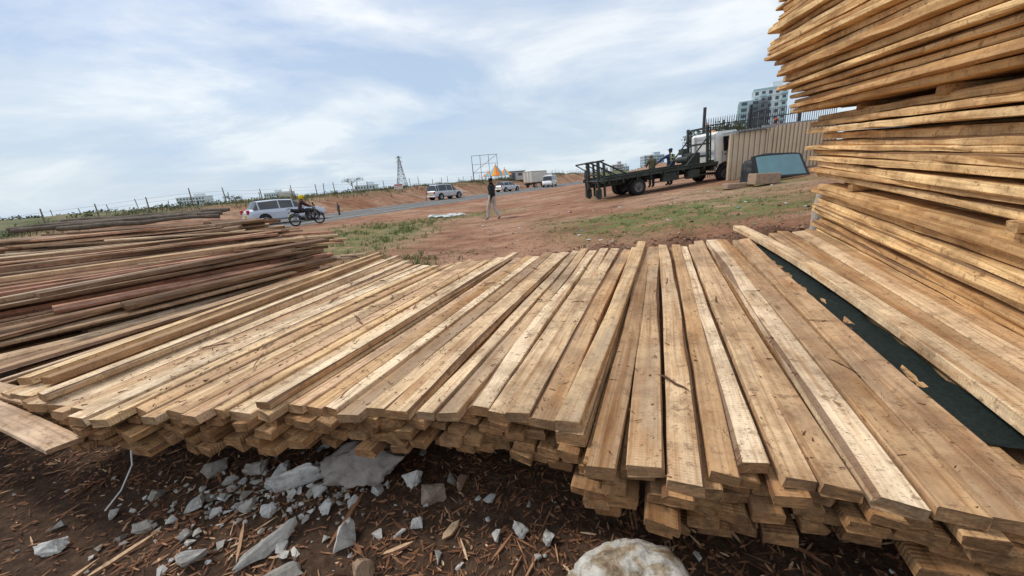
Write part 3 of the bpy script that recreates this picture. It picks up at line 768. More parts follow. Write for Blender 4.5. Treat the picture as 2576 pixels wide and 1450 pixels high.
for i in range(16):
    f=i/15; x=13.2+1.6*f; y=21.2+1.1*f; tp=4.6+.5*f
    mb.tube([(x,y,2.5),(x,y,tp-.12),(x,y,tp)],[.022,.022,.003],4,0,False)
for zz in(2.8,4.1): mb.tube([(13.2,21.2,zz),(14.8,22.3,zz+.3)],.03,4,0,False)
for zz in(1.6,3.0,3.75): mb.tube([(11.3,22.43,zz),(19.3,23.23,zz+.55)],.025,4,0,False)
for x,y in((11.3,22.4),(14.0,22.66),(17,22.95)): mb.box((x,y,2.6),(.12,.12,4.2),0)
mb.obj('spiked_fence',[M_steel])
mb=MB(); x,y=9.3,13.9; mb.box((x,y,TH(x,y)+.24),(.98,.42,.38),0,(0,.03,.12),bev=.02); mb.obj('concrete_block',[simple('block_brown',(.34,.24,.17),.95,0,.25,9,bmp=.5)])
mb=MB(); x,y=8.6,14.3; mb.box((x,y,TH(x,y)+.08),(1.0,.4,.2),0,(0,.02,.05),bev=.02); mb.obj('concrete_block',[bpy.data.materials['block_brown']])
def windscreen():
    mb=MB(); x0,y0=10.75,15.0; z=TH(x0,y0); W=2.15;n=14
    def P(i,t,o=0.):
        f=i/n-.5; w=W*(1-.08*t); bul=.16*(1-4*f*f)
        return Vector((x0+f*w,y0-bul+.5*t-o,z+.12+.88*t*(1-.07*(2*f)**4)))
    for i in range(n):
        for k in range(4):
            e=i in(0,n-1) or k in(0,3)
            ts=[0,.08,.5,.93,1]
            mb.add([P(i,ts[k]),P(i+1,ts[k]),P(i+1,ts[k+1]),P(i,ts[k+1])],[(0,1,2,3)],1 if e else 0,True)
            mb.add([P(i,ts[k],-.012),P(i,ts[k+1],-.012),P(i+1,ts[k+1],-.012),P(i+1,ts[k],-.012)],[(0,1,2,3)],1 if e else 0,True)
    mb.obj('car_windscreen',[simple('tinted_teal_glass',(.10,.21,.235),.2,0,.15,2,.6),simple('rubber_black',(.02,.02,.02),.6)])
    mb=MB(); bm=bmesh.new(); bmesh.ops.create_icosphere(bm,subdivisions=4,radius=1)
    vs=[]
    for v in bm.verts:
        p=v.co; k=1+.12*noise.noise(p*2.2)+.06*noise.noise(p*7)
        q=lambda a,e: math.copysign(abs(a)**e,a)
        vs.append((x0+.35+q(p.x,.5)*1.15*k,y0+1.15+q(p.y,.7)*.55*k,z+max(-.05,q(p.z,.5)*k*.98)))
    mb.add(vs,[tuple(v.index for v in f.verts) for f in bm.faces],0,True); bm.free()
    mb.obj('black_tarpaulin',[simple('tarp_black',(.022,.024,.027),.55,0,.3,4,bmp=.4)])
windscreen()
mb=MB(); mb.tube([(4.72,5.75,.3),(4.73,5.77,.8),(4.80,5.8,1.22)],[.07,.065,.06],10,0); mb.obj('wooden_post',[simple('pole_grey',(.42,.36,.3),.85,0,.2,9,bmp=.4)])
# ------------------------------------------------------------ vehicles
M_tyre=simple('tyre',(.02,.02,.021),.85); M_rim=simple('rim',(.42,.43,.45),.35,.7)
M_lampR=simple('tail_lamp',(.45,.02,.02),.3); M_lampW=simple('head_lamp',(.75,.75,.72),.2); M_plate=simple('plate_yellow',(.65,.48,.06),.5); M_blk=simple('black_trim',(.02,.02,.022),.5)
M_cglass=simple('car_glass',(.025,.03,.035),.08,0,.1,2,.8)
def paint(name,c,met=.25): 
    m=simple(name,c,.28,met,.03,2,.5); return m
def wheel(mb,c,r,w,mt=0,mr=1,ax=(0,1,0)):
    h=w/2
    mb.lathe(c,ax,[(-h,r*.6),(-h,r*.92),(-h*.7,r),(h*.7,r),(h,r*.92),(h,r*.6)],24,mt)
    for s_ in(-1,1):
        mb.lathe(c,ax,[(s_*h*.98,r*.62),(s_*h*.8,r*.55),(s_*h*.6,r*.18),(s_*h*.85,r*.14),(s_*h*.85,0.001)],20,mr)
        for k in range(5):
            a=k*1.2566; d=Vector((math.cos(a),0,math.sin(a)))
            cc=Vector(c)+Vector((0,s_*h*.78,0)); mb.tube([cc+d*r*.15,cc+d*r*.56],r*.07,4,mr,False)
def car(name,loc,head,body,kind='wagon',L=4.6,W=1.75,H=1.5):
    if kind=='wagon': st=[(0,.45,.75,.78,.86,.8),(.03,.32,.88,.92,.96,.84),(.07,.27,.93,1.0,.99,.78),(.13,.25,.95,H*.97,1,.76),(.38,.24,.95,H,1,.78),(.56,.24,.94,H*.97,1,.76),(.74,.24,.92,.96,1,.86),(.9,.25,.84,.86,.97,.84),(.97,.28,.72,.75,.9,.78),(1,.38,.6,.62,.8,.7)]
    elif kind=='suv': st=[(0,.5,.9,.95,.9,.8),(.02,.35,1.0,1.05,.97,.82),(.05,.32,1.02,H*.95,.99,.76),(.12,.3,1.03,H,1,.78),(.4,.3,1.02,H,1,.79),(.60,.3,1.0,H*.96,1,.76),(.76,.3,.98,1.02,1,.86),(.92,.3,.88,.92,.97,.82),(.98,.34,.75,.8,.9,.76),(1,.42,.6,.62,.82,.7)]
    else: st=[(0,.45,1.05,1.1,.92,.84),(.01,.32,1.1,H*.96,.98,.84),(.05,.28,1.1,H,1,.86),(.4,.28,1.1,H,1,.86),(.72,.28,1.1,H*.98,1,.85),(.82,.28,1.06,H*.92,1,.82),(.93,.28,1.0,1.1,.98,.86),(.98,.3,.8,.85,.94,.84),(1,.4,.6,.65,.86,.8)]
    mb=MB(); rings=[]
    for (fx,zb,zl,zr,ws,rw) in st:
        w=W/2*ws; r=W/2*rw; x=(fx-.5)*L
        half=[(w*.88,zb),(w,zb+.12),(w,zl-.18),(w*.965,zl),(r,zr-.05),(r*.82,zr),(0,zr+.02)]
        full=[Vector((x,a,z)) for a,z in half]+[Vector((x,-a,z)) for a,z in reversed(half[:-1])]
        rings.append(full)
    n=len(rings[0]); vs=[v for r_ in rings for v in r_]
    for i in range(len(rings)-1):
        zr0,zl0,zr1,zl1=st[i][3],st[i][2],st[i+1][3],st[i+1][2]
        tall=(zr0-zl0>.2 and zr1-zl1>.2); trans=(zr0-zl0>.2)!=(zr1-zl1>.2)
        for k in range(n-1):
            mat=0
            if k in(3,n-5) and (tall or trans): mat=1
            if k in(4,5,n-7,n-6) and trans: mat=1
            mb.add([vs[i*n+k],vs[i*n+k+1],vs[i*n+n+k+1],vs[i*n+n+k]],[(0,1,2,3)],mat,False)
    mb.add(rings[0],[tuple(range(n))],0); mb.add(rings[-1],[tuple(range(n-1,-1,-1))],0)
    for (fx,zb,zl,zr,ws,rw) in st:
        if zr-zl>.2:
            for s_ in(-1,1):
                x=(fx-.5)*L; mb.tube([(x,s_*(W/2*ws*.965+.004),zl),(x,s_*(W/2*rw+.004),zr-.05)],.035,4,0,False)
    R0=.32 if kind!='suv' else .36
    for fx in(.18,.81):
        for s_ in(-1,1):
            x=(fx-.5)*L; mb.lathe((x,s_*(W/2-.02),R0+.02),(0,s_,0),[(-.2,R0*1.2),(.028,R0*1.2),(.028,.01)],22,4,False)
            wheel(mb,(x,s_*(W/2-.07),R0),R0,.22,2,3)
    for s_ in(-1,1):
        mb.box((-L/2+.02,s_*W*.38,.86 if kind!='van' else 1.0),(.14,.2,.26),5,bev=.02); mb.box((L/2-.16,s_*W*.34,.68),(.28,.3,.16),6,bev=.03)
        mb.box((L*.18,s_*(W/2+.08),.98),(.12,.16,.12),0,bev=.03)
        for fx in(-.03,.17): mb.box((fx*L,s_*(W/2+.003),.82),(.16,.015,.03),4)
    mb.box((-L/2-.0,0,.62),(.06,.5,.13),7); mb.box((L/2,0,.42),(.06,.5,.12),8)
    mb.box((-L/2+.03,0,.42),(.16,W*.86,.16),0,bev=.03); mb.box((L/2-.04,0,.5),(.08,W*.5,.16),4,bev=.02)
    if kind!='van':
        for s_ in(-1,1): mb.tube([(-L*.33,s_*W*.36,H+.03),(L*.05,s_*W*.36,H+.03)],.02,5,4)
    else:
        mb.box((-L*.02,0,H+.1),(.5,W*.5,.14),8,bev=.04); 
        mb.box((0,W/2+.004,.9),(L*.8,.012,.08),7); mb.box((0,-W/2-.004,.9),(L*.8,.012,.08),7)
    o=mb.obj(name,[body,M_cglass,M_tyre,M_rim,M_blk,M_lampR,M_lampW,M_plate,M_white])
    o.location=loc; o.rotation_euler=(0,0,head); return o
RH=math.atan2(.905,.425)
car('station_wagon',(-14.5,25.6,.05),RH-.3,paint('paint_silver_blue',(.58,.62,.70)),'wagon',4.6,1.75,1.5)
x,y=-7.3,48.; car('silver_suv',(x,y,.05),RH-.25,paint('paint_silver',(.56,.57,.59)),'suv',4.6,1.8,1.75)
car('silver_hatchback',(.5,62,.05),RH-.3,paint('paint_silver_light',(.6,.62,.63)),'wagon',4.4,1.75,1.5)
car('white_minibus',(8.3,71.5,.05),RH+math.pi+.1,paint('paint_white',(.75,.75,.73),0),'van',4.8,1.8,2.05)
def boxtruck():
    mb=MB()
    mb.box((-.9,0,2.0),(4.6,2.2,2.2),0,bev=.03); mb.box((-.9,0,.78),(4.8,1.0,.2),2)
    for z in(1.0,3.02): mb.box((-.9,0,z),(4.64,2.24,.08),1)
    for yy in(-.4,.4): mb.box((-3.22,yy,2.0),(.03,.03,2.0),2)
    mb.box((2.35,0,1.45),(1.6,2.0,1.7),0,bev=.12); mb.box((3.14,0,1.75),(.06,1.8,.7),3)
    for s_ in(-1,1): mb.box((2.5,s_*1.0,1.8),(.9,.04,.6),3)
    for x_ in(-2.2,2.3):
        for s_ in(-1,1): wheel(mb,(x_,s_*.92,.42),.42,.3,2,4)
    mb.box((-3.15,0,.6),(.1,2.0,.18),2); mb.box((-3.22,.9,.8),(.05,.2,.12),5); mb.box((-3.22,-.9,.8),(.05,.2,.12),5)
    o=mb.obj('box_truck',[simple('box_cream',(.62,.59,.52),.6,0,.12,1),simple('box_trim',(.3,.2,.14),.6),M_blk,M_cglass,M_rim,M_lampR]); o.location=(6.9,79,.05); o.rotation_euler=(0,0,RH-.35)
boxtruck()
def flatbed():
    mb=MB(); D,WH,GL,TY,RM,LT,OR,GR=0,1,2,3,4,5,6,7
    for s_ in(-1,1):
        mb.box((3.9,s_*.4,.72),(7.6,.09,.2),D)
        mb.box((3.35,s_*1.08,.98),(6.5,.07,.16),D)
        for k in range(9): mb.box((.5+k*.75,s_*1.12,.9),(.06,.05,.3),D)
        mb.tube([(.3,s_*1.13,1.08),(6.3,s_*1.13,1.08)],.025,6,D)
    for k in range(11): mb.box((.3+k*.62,0,.87),(.09,2.1,.09),D)
    mb.box((3.3,0,.955),(6.3,2.06,.03),GR)
    for s_ in(-1,1): mb.box((3.3,s_*.62,.985),(6.3,.4,.03),D)
    mb.box((3.9,-.92,.66),(.9,.35,.4),D,bev=.02); mb.box((5.2,-.92,.62),(.7,.4,.42),D,bev=.05); mb.box((3.2,.92,.66),(.9,.35,.4),D,bev=.02)
    mb.tube([(3.,-1.05,.5),(6,-1.05,.5)],.03,6,D)
    for s_ in(-1,1):
        y=s_*.6
        mb.box((.2,y,1.0),(.14,.1,1.85),D,(0,.03,0)); mb.box((.5,y,.95),(.1,.08,1.6),D,(0,.02,0))
        mb.tube([(.28,y,1.9),(1.95,y,1.0)],.04,6,D); mb.tube([(.45,y,1.5),(1.15,y,1.0)],.03,6,D)
        mb.box((.15,y,.35),(.3,.14,.4),D)
        mb.tube([(-.45,y,1.85),(.55,y,1.9)],.045,6,D); mb.tube([(-.45,y,1.85),(.15,y,1.45)],.028,6,D)
    for zz in(1.25,1.88): mb.tube([(.22,-.62,zz),(.22,.62,zz)],.045,6,D)
    for k in range(3): mb.tube([(-.45+k*.3,-.6,1.86+.01*k),(-.45+k*.3,.6,1.86+.01*k)],.02,5,D)
    for s_ in(-1,1):
        wheel(mb,(2.1,s_*.95,.41),.41,.26,TY,RM); wheel(mb,(2.1,s_*.66,.41),.41,.24,TY,RM); wheel(mb,(7.05,s_*.92,.41),.41,.26,TY,RM)
        a0=[(2.1+math.cos(q)*.5,s_*.95,.43+math.sin(q)*.5) for q in [.3+k*.36 for k in range(8)]]
        for p_,q_ in zip(a0,a0[1:]):
            mb.add([(p_[0],p_[1]-.16,p_[2]),(p_[0],p_[1]+.16,p_[2]),(q_[0],q_[1]+.16,q_[2]),(q_[0],q_[1]-.16,q_[2])],[(0,1,2,3)],D)
    mb.box((2.1,0,.42),(.14,1.7,.14),D); mb.box((7.05,0,.42),(.12,1.6,.12),D)
    mb.box((5.75,-.1,1.3),(.55,.8,.65),D,bev=.03); mb.tube([(5.4,-.45,1.35),(5.4,.45,1.35)],.16,12,D); mb.box((5.6,.3,1.75),(.3,.35,.3),D)
    for s_ in(-1,1):
        mb.box((6.25,s_*.75,1.85),(.12,.1,2.0),D); mb.tube([(6.25,s_*.75,2.3),(5.0,s_*.75,1.05)],.04,6,D)
        for k in range(5): mb.tube([(6.25,s_*.75,1.2+k*.33),(6.42,s_*.75,1.36+k*.33)],.02,4,D)
        mb.box((6.42,s_*.75,1.85),(.05,.06,1.9),D)
    for zz in(1.4,2.0,2.75): mb.box((6.25,0,zz),(.1,1.6,.1),D)
    mb.tube([(6.25,-.75,2.85),(6.2,-.75,3.0)],.03,6,OR); mb.lathe((7.2,0,2.46),(0,0,1),[(0,.1),(.14,.09),(.16,.001)],12,OR)
    prof=[(6.58,.62),(6.58,2.38),(6.72,2.5),(7.75,2.48),(7.9,2.38),(8.25,1.55),(8.3,1.3),(8.3,.55),(7.62,.5),(7.55,.74),(7.38,.92),(7.05,.99),(6.75,.90)]
    n=len(prof)
    ws=[1. if z<1.5 else .93 for _,z in prof]
    vs=[(x,-1.0*w,z) for (x,z),w in zip(prof,ws)]+[(x,1.0*w,z) for (x,z),w in zip(prof,ws)]
    fs=[tuple(range(n)),tuple(range(2*n-1,n-1,-1))]+[(i+n,(i+1)%n+n,(i+1)%n,i) for i in range(n)]
    mb.add(vs,fs,WH)
    for s_ in(-1,1):
        w1=[(7.0,s_*1.012,1.52),(7.98,s_*1.012,1.5),(7.72,s_*.955,2.22),(7.0,s_*.955,2.22)]
        mb.add(w1,[(0,1,2,3) if s_<0 else (3,2,1,0)],GL)
        mb.tube([(7.62,s_*1.01,1.5),(7.62,s_*.955,2.24)],.02,4,D)
        for xx in(6.92,8.02): mb.box((xx,s_*1.003,1.22),(.015,.012,.62),D)
        mb.box((7.1,s_*1.01,1.36),(.16,.02,.035),D); mb.box((7.6,s_*1.004,1.12),(.9,.012,.05),LT)
        mb.box((8.1,s_*1.02,.78),(.3,.06,.12),D); 
        mb.tube([(8.05,s_*.98,2.05),(8.25,s_*1.2,2.0),(8.25,s_*1.2,1.75)],.015,5,D); mb.box((8.25,s_*1.2,1.85),(.06,.18,.34),D,bev=.02)
        mb.box((8.3,s_*.75,.95),(.06,.34,.2),LT,bev=.02)
    mb.add([(8.245,-.86,1.6),(8.245,.86,1.6),(7.935,.82,2.28),(7.935,-.82,2.28)],[(0,1,2,3)],GL)
    mb.box((8.32,0,.62),(.08,1.95,.26),WH,bev=.03); mb.box((8.31,0,.98),(.05,.9,.12),D)
    mb.box((6.5,-.7,.9),(.2,.25,.5),D)
    o=mb.obj('flatbed_truck',[simple('truck_dark_green',(.045,.052,.045),.6,.1,.4,3),paint('cab_white',(.8,.8,.78),0),M_cglass,M_tyre,simple('truck_rim',(.16,.15,.14),.6,.3),M_lampW,simple('orange_lamp',(.7,.25,.03),.3),simple('deck_steel',(.12,.115,.11),.6,.3,.4,3)])
    ang=math.atan2(1.0,4.86); pit=math.atan2(.34,4.96)
    o.matrix_world=Matrix.Translation((4.13,18.57,TH(6.0,19)-.13))@Matrix.Rotation(ang,4,'Z')@Matrix.Rotation(-pit,4,'Y')@Matrix.Scale(.93,4)
flatbed()
def motorcycle(loc,head):
    mb=MB(); B,Mt,Rd,Ty=0,1,2,3
    for x in(-.62,.66):
        c=Vector((x,0,.31))
        mb.lathe(c,(0,1,0),[(-.045,.24),(-.05,.29),(0,.315),(.05,.29),(.045,.24),(-.045,.24)],26,Ty)
        mb.lathe(c,(0,1,0),[(-.07,.03),(-.07,.045),(.07,.045),(.07,.03)],10,Mt)
        for k in range(12):
            a=k*math.pi/6; mb.tube([c,c+Vector((math.cos(a)*.25,0,math.sin(a)*.25))],.006,3,Mt,False)
    for s_ in(-1,1): 
        mb.tube([(.66,s_*.08,.31),(.42,s_*.08,.95)],.025,6,Mt); mb.tube([(-.62,s_*.1,.31),(-.38,s_*.12,.68)],.03,6,Mt); mb.tube([(-.62,s_*.09,.31),(-.1,s_*.08,.36)],.022,6,B)
        mb.tube([(.42,s_*.05,1.0),(.32,s_*.25,1.05),(.2,s_*.36,1.02)],.014,6,B)
        mb.tube([(.38,s_*.28,1.05),(.4,s_*.32,1.2)],.006,4,B); mb.ball((.4,s_*.34,1.23),(.02,.06,.04),B)
    mb.tube([(.44,0,.85),(.1,0,.42),(-.15,0,.36)],.03,6,B); mb.tube([(.44,0,.85),(-.1,0,.72),(-.6,0,.72)],.025,6,B)
    mb.ball((.16,0,.82),(.27,.14,.13),Rd,14,8); mb.tube([(-.05,0,.83),(-.4,0,.82),(-.75,0,.88)],[.11,.13,.08],8,B)
    mb.box((.06,0,.42),(.28,.22,.26),Mt,bev=.04); mb.tube([(.1,0,.5),(.2,0,.68)],.09,10,Mt)
    mb.tube([(.18,-.1,.45),(.2,-.13,.25),(-.2,-.15,.25),(-.75,-.17,.36)],[.02,.02,.035,.04],8,Mt)
    mb.ball((.5,0,.93),(.08,.1,.1),Mt); mb.box((.48,0,1.12),(.02,.3,.22),B,(0,-.4,0))
    for x,a0,a1 in((.66,.5,2.4),(-.62,.5,2.9)):
        pts=[(x+math.cos(a0+(a1-a0)*i/7)*.36,0,.31+math.sin(a0+(a1-a0)*i/7)*.36) for i in range(8)]; mb.tube(pts,.035,6,B)
    mb.box((-.86,0,.76),(.05,.12,.06),Rd); mb.box((-.9,0,.62),(.02,.2,.14),4); mb.tube([(-.3,0,.9),(-.85,0,1.0)],.015,5,B)
    o=mb.obj('motorcycle',[M_blk,simple('engine_metal',(.25,.25,.26),.4,.7),simple('tank_dark',(.03,.03,.035),.3),M_tyre,M_plate]); o.location=loc;o.rotation_euler=(0,0,head)
# ------------------------------------------------------------ people
M_skin=simple('skin_dark',(.085,.045,.028),.6,0,.1,12)
def person(name,loc,head,h=1.75,J=None,top=None,bot=None,shoe=None,hat=None,vest=None,sleeve=True,hatc=(.02,.02,.02)):
    j=dict(pel=(0,0,.96),spi=(0,0,1.14),che=(0,.01,1.34),nec=(0,.0,1.49),hd0=(0,.02,1.57),hd1=(0,.03,1.66),hd2=(0,.015,1.73),
      sl=(-.18,0,1.43),el=(-.24,-.02,1.14),wl=(-.25,.06,.90),pl=(-.25,.09,.82),sr=(.18,0,1.43),er=(.24,-.02,1.14),wr=(.25,.06,.90),pr=(.25,.09,.82),
      hl=(-.095,0,.92),kl=(-.1,.03,.50),al=(-.1,-.02,.09),tl=(-.11,.17,.035),hr=(.095,0,.92),kr=(.1,.03,.50),ar=(.1,-.02,.09),tr=(.11,.17,.035))
    if J: j.update(J)
    rad=dict(pel=(.17,.14),spi=(.155,.125),che=(.175,.135),nec=(.062,.062),hd0=(.07,.075),hd1=(.082,.1),hd2=(.055,.065),sl=.085,el=.064,wl=.042,pl=.04,sr=.085,er=.064,wr=.042,pr=.04,hl=.112,kl=.09,al=.07,tl=.042,hr=.112,kr=.09,ar=.07,tr=.042)
    E=[('pel','spi',1),('spi','che',1),('che','nec',1),('nec','hd0',0),('hd0','hd1',0),('hd1','hd2',4 if hat else 0),('che','sl',1),('sl','el',1),('el','wl',1 if sleeve else 0),('wl','pl',0),('che','sr',1),('sr','er',1),('er','wr',1 if sleeve else 0),('wr','pr',0),
       ('pel','hl',2),('hl','kl',2),('kl','al',2),('al','tl',3),('pel','hr',2),('hr','kr',2),('kr','ar',2),('ar','tr',3)]
    sc=h/1.76; names=list(j); bm=bmesh.new(); lay=bm.verts.layers.skin.verify(); V={}
    for k in names:
        v=bm.verts.new(Vector(j[k])*sc); r=rad[k]; v[lay].radius=tuple(q*sc for q in r) if hasattr(r,'__len__') else (r*sc,r*sc); v[lay].use_root=(k=='pel'); V[k]=v
    for a,b_,m_ in E: bm.edges.new((V[a],V[b_]))
    me=bpy.data.meshes.new('tmp'); bm.to_mesh(me); bm.free()
    o=bpy.data.objects.new('tmp',me); scene.collection.objects.link(o)
    sk=o.modifiers.new('s','SKIN'); sk.use_smooth_shade=True; o.modifiers.new('u','SUBSURF').levels=1
    dg=bpy.context.evaluated_depsgraph_get(); ev=o.evaluated_get(dg); m2=ev.to_mesh()
    mb=MB(); segs=[(Vector(j[a])*sc,Vector(j[b_])*sc,m_) for a,b_,m_ in E]
    P=[v.co.copy() for v in m2.vertices]
    for f in m2.polygons:
        c=f.center; best=1e9;bmx=0
        for a,b_,m_ in segs:
            ab=b_-a; t_=max(0,min(1,(c-a).dot(ab)/ab.length_squared)); dd=(c-a-ab*t_).length
            if dd<best: best=dd;bmx=m_
        mb.f.append(list(f.vertices)); mb.m.append(bmx); mb.sm.append(True)
        for _ in f.vertices: mb.uv+=[0.,0.]; mb.col+=[.5,0,.5,1]
    mb.v=[tuple(p) for p in P]
    ev.to_mesh_clear(); bpy.data.objects.remove(o); bpy.data.meshes.remove(me)
    hc=Vector(j['hd1'])*sc; hv=(Vector(j['hd2'])-Vector(j['hd0'])).normalized()
    fw=Vector((0,1,0)); fw=(fw-hv*fw.dot(hv)).normalized(); rt=fw.cross(hv)
    for s_ in(-1,1):
        mb.ball(hc+fw*.088*sc+rt*s_*.032*sc+hv*.005,(.011*sc,)*3,6,6,4); mb.ball(hc+rt*s_*.083*sc-hv*.01,(.012*sc,.02*sc,.03*sc),0,6,4)
    mb.tube([hc+fw*.095*sc+hv*.005,hc+fw*.112*sc-hv*.025*sc],[.008*sc,.014*sc],5,0); mb.box(hc+fw*.092*sc-hv*.055*sc,(.045*sc,.012*sc,.012*sc),5)
    if not hat: 
        mb.ball(hc+hv*.03*sc-fw*.012*sc,(.088*sc,.1*sc,.085*sc),5,12,8)
    elif hat=='helmet':
        mb.ball(hc+hv*.02*sc,(.135*sc,.155*sc,.145*sc),4,14,9); mb.box(hc+fw*.135*sc+hv*.0,(.18*sc,.05*sc,.09*sc),5,bev=.02)
    else:
        mb.ball(hc+hv*.045*sc-fw*.01*sc,(.1*sc,.112*sc,.075*sc),4,12,7); mb.box(hc+fw*.13*sc+hv*.05*sc,(.13*sc,.1*sc,.012*sc),4)
    for w_,p_,s_ in(('wl','pl',-1),('wr','pr',1)):
        a=Vector(j[w_])*sc;b_=Vector(j[p_])*sc; d=(b_-a).normalized(); sd=d.cross(Vector((s_,0,.01))).normalized()
        for i,ln in enumerate((.07,.08,.075,.058)):
            q=b_+sd*(i-1.5)*.019*sc+d*.02*sc
            mb.tube([q,q+d*ln*.5*sc,q+d*ln*.85*sc-Vector((s_,0,0))*.02*sc],[.009*sc,.008*sc,.006*sc],5,0)
        q=a.lerp(b_,.5)-sd*.028*sc; mb.tube([q,q-sd*.025*sc+d*.03*sc,q-sd*.03*sc+d*.06*sc],[.011*sc,.01*sc,.007*sc],5,0)
    if vest:
        c=Vector(j['che'])*sc
        mb.box(c+Vector((0,-.15,.0))*sc,(.30*sc,.02,.06*sc),7); mb.box(c+Vector((0,-.14,-.16))*sc,(.28*sc,.02,.05*sc),7)
        for s_ in(-1,1): mb.box(c+Vector((s_*.09,-.146,.0))*sc,(.05*sc,.02,.3*sc),7)
        mb.box(c+Vector((0,.15,-.02))*sc,(.3*sc,.02,.06*sc),7)
    def S(n_,c): return simple(name+'_'+n_,c,.85,0,.2,9)
    ms=[M_skin,S('top',top),S('trousers',bot),S('shoes',shoe or (.03,.025,.02)),S('hat',hatc),simple(name+'_hair',(.012,.01,.009),.9),simple(name+'_eyes',(.5,.5,.48),.4),simple(name+'_reflective',(.6,.65,.25),.5)]
    ob=mb.obj(name,ms); ob.location=loc; ob.rotation_euler=(0,0,head); return ob
x,y=-.58,17.2
person('walking_man',(x,y,TH(x,y)-.01),math.radians(62),1.8,dict(kl=(-.09,.18,.51),al=(-.09,.22,.09),tl=(-.1,.40,.045),hl=(-.095,.02,.92),hr=(.095,-.02,.92),kr=(.1,-.03,.50),ar=(.1,-.28,.13),tr=(.11,-.13,.04),
   el=(-.25,-.13,1.18),wl=(-.24,-.08,.93),pl=(-.24,-.05,.85),er=(.25,.06,1.16),wr=(.24,.22,1.0),pr=(.23,.28,.95)),(.018,.018,.022),(.46,.41,.37),(.25,.22,.2))
x,y=4.45,21.
person('bystander',(x,y,TH(x,y)),math.radians(-80),1.68,None,(.03,.035,.05),(.025,.03,.045))
x,y=8.05,21.3
person('worker_in_olive_jacket',(x,y,TH(x,y)),math.radians(10),1.78,dict(nec=(0,.06,1.46),hd0=(0,.12,1.52),hd1=(0,.16,1.6),hd2=(0,.16,1.67),el=(-.26,.1,1.18),wl=(-.15,.3,1.1),pl=(-.12,.36,1.08),er=(.26,.1,1.18),wr=(.15,.3,1.1),pr=(.12,.36,1.08)),(.12,.11,.065),(.05,.05,.05),None,'cap',hatc=(.45,.38,.3))
x,y=9.0,21.2
person('worker_in_reflective_vest',(x,y,TH(x,y)),math.radians(20),1.9,dict(el=(-.42,.1,1.3),wl=(-.62,.2,1.12),pl=(-.68,.24,1.06)),(.03,.05,.13),(.05,.05,.06),None,'cap',True,hatc=(.03,.05,.12))
x,y=-12.6,29.3
person('child',(x,y,.05),math.radians(150),.9,None,(.10,.07,.08),(.12,.08,.06))
mb=MB(); mb.box((15.4,21.3,1.4),(3.2,1.6,1.0),0,bev=.03)
for k in range(7): mb.box((13.95+k*.48,20.47,1.4),(.08,.06,1.1),1)
mb.box((15.4,21.3,1.98),(3.4,1.8,.1),1)
mb.obj('loading_platform',[simple('platform_green',(.05,.16,.09),.6),M_steel])
person('worker_in_orange',(14.35,21.,2.03),math.radians(160),1.7,None,(.6,.14,.07),(.08,.08,.1),None,'cap',hatc=(.5,.1,.05))
mb=MB(); mb.box((15.2,21.2,2.6),(1.0,.9,1.1),0,bev=.05); mb.box((15.2,21.2,3.2),(1.1,1.,.08),0,bev=.02)
for k in range(4): mb.box((14.8+k*.27,20.73,2.6),(.04,.04,1.),1)
mb.obj('green_container',[simple('green_paint',(.03,.2,.1),.5),M_steel])
mx,my=-11.5,22.3; mh=math.radians(40)
motorcycle((mx,my,TH(mx,my)+.01),mh)
seat=dict(pel=(0,0,.96),spi=(0,.07,1.12),che=(0,.14,1.31),nec=(0,.17,1.45),hd0=(0,.2,1.52),hd1=(0,.22,1.61),hd2=(0,.21,1.68),
  sl=(-.18,.15,1.4),el=(-.3,.34,1.2),wl=(-.33,.55,1.08),pl=(-.33,.62,1.06),sr=(.18,.15,1.4),er=(.3,.34,1.2),wr=(.33,.55,1.08),pr=(.33,.62,1.06),
  hl=(-.11,.02,.93),kl=(-.21,.42,.82),al=(-.19,.26,.42),tl=(-.19,.43,.36),hr=(.11,.02,.93),kr=(.21,.42,.82),ar=(.19,.26,.42),tr=(.19,.43,.36))
o=person('motorcyclist',(0,0,0),0,1.72,seat,(.07,.03,.03),(.03,.03,.04),None,'helmet',hatc=(.7,.55,.03))
o.matrix_world=Matrix.Translation((mx,my,TH(mx,my)+.01))@Matrix.Rotation(mh-math.pi/2,4,'Z')@Matrix.Translation((0,-.28,-.02))
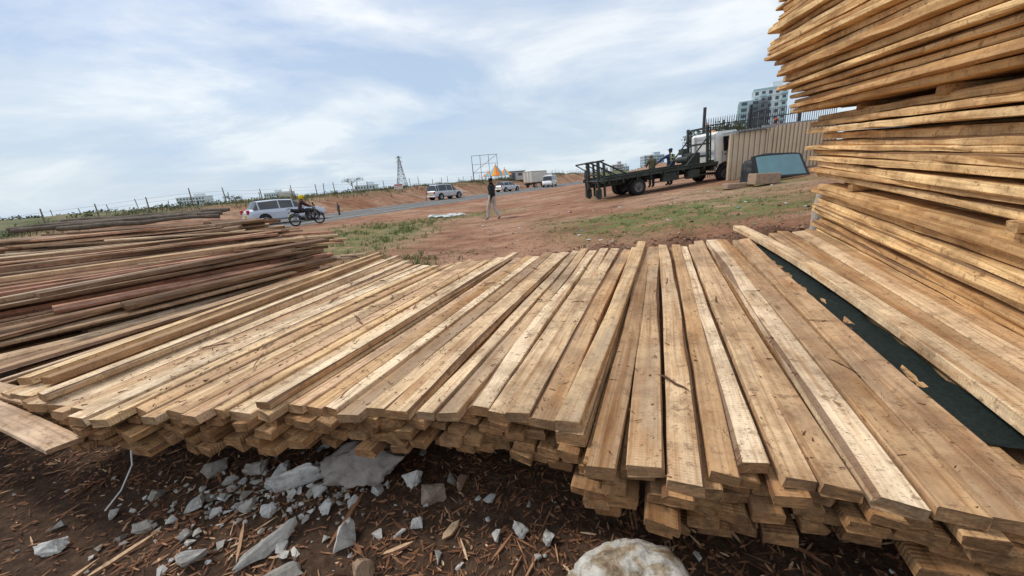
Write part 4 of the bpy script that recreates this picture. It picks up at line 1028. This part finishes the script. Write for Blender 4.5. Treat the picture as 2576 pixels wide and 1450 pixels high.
# ------------------------------------------------------------ world, sun, camera
w=bpy.data.worlds.new('World'); scene.world=w; w.use_nodes=True; nt=w.node_tree
bg=nt.nodes['Background']; STR=.1; bg.inputs['Strength'].default_value=STR
EL=math.radians(50); AZ=math.radians(-70)
sky=nt.nodes.new('ShaderNodeTexSky'); sky.sky_type='NISHITA'; sky.sun_disc=False; sky.sun_elevation=EL; sky.sun_rotation=AZ; sky.air_density=1.2; sky.dust_density=3.
tc=nt.nodes.new('ShaderNodeTexCoord').outputs['Generated']; sx=nt.nodes.new('ShaderNodeSeparateXYZ'); nt.links.new(tc,sx.inputs[0])
zz=mth(nt,'ADD',mth(nt,'MAXIMUM',sx.outputs[2],0.),.22)
cv=nt.nodes.new('ShaderNodeCombineXYZ'); nt.links.new(mth(nt,'DIVIDE',sx.outputs[0],zz),cv.inputs[0]); nt.links.new(mth(nt,'DIVIDE',sx.outputs[1],zz),cv.inputs[1])
k=1.12/STR
def C(a): return [q*k for q in a]
n1=noi(nt,mapv(nt,cv.outputs[0],(1.,1.25,1),(3.1,.4,0)),.85,9,.56,.35)
n2=noi(nt,mapv(nt,cv.outputs[0],(.8,.8,1),(7.3,2.,0)),.45,3,.5,.2)
n3=noi(nt,mapv(nt,cv.outputs[0],(1.,1.6,1),(1.3,6.,0)),1.6,7,.55,.5)
base=mix(nt,ramp(nt,n2,[(.38,0),(.6,1)]),C((.36,.51,.78)),C((.49,.60,.75)))
base=mix(nt,ramp(nt,n3,[(.42,0),(.66,.4)]),base,C((.62,.69,.78)))
cl=mix(nt,ramp(nt,n1,[(.43,0),(.53,.40),(.62,1)]),base,C((.92,.95,.98)))
hz=ramp(nt,sx.outputs[2],[(0.,1),(.12,.7),(.35,0)])
cl=mix(nt,mth(nt,'MULTIPLY',hz,.65),cl,C((.62,.74,.82)))
out=mix(nt,.9,sky.outputs[0],cl)
nt.links.new(out,bg.inputs['Color'])
sl=bpy.data.lights.new('sun','SUN'); sl.energy=2.4; sl.angle=math.radians(10); sl.color=(1,.94,.84)
so=bpy.data.objects.new('sun',sl); scene.collection.objects.link(so)
sd=Vector((math.sin(AZ)*math.cos(EL),math.cos(AZ)*math.cos(EL),math.sin(EL)))
so.rotation_euler=sd.to_track_quat('Z','Y').to_euler()
cam=bpy.data.cameras.new('camera'); co=bpy.data.objects.new('camera',cam); scene.collection.objects.link(co); scene.camera=co
cam.sensor_width=36; cam.lens=950/2576*36; cam.clip_start=.05; cam.clip_end=5000
p=math.radians(15.8); r=math.radians(4.3)
R0=Vector((1,0,0));F=Vector((0,math.cos(p),-math.sin(p)));U0=Vector((0,math.sin(p),math.cos(p)))
Rv=R0*math.cos(r)-U0*math.sin(r); Uv=U0*math.cos(r)+R0*math.sin(r)
m=Matrix((Rv,Uv,-F)).transposed().to_4x4(); m.translation=Vector((0,0,1.6)); co.matrix_world=m
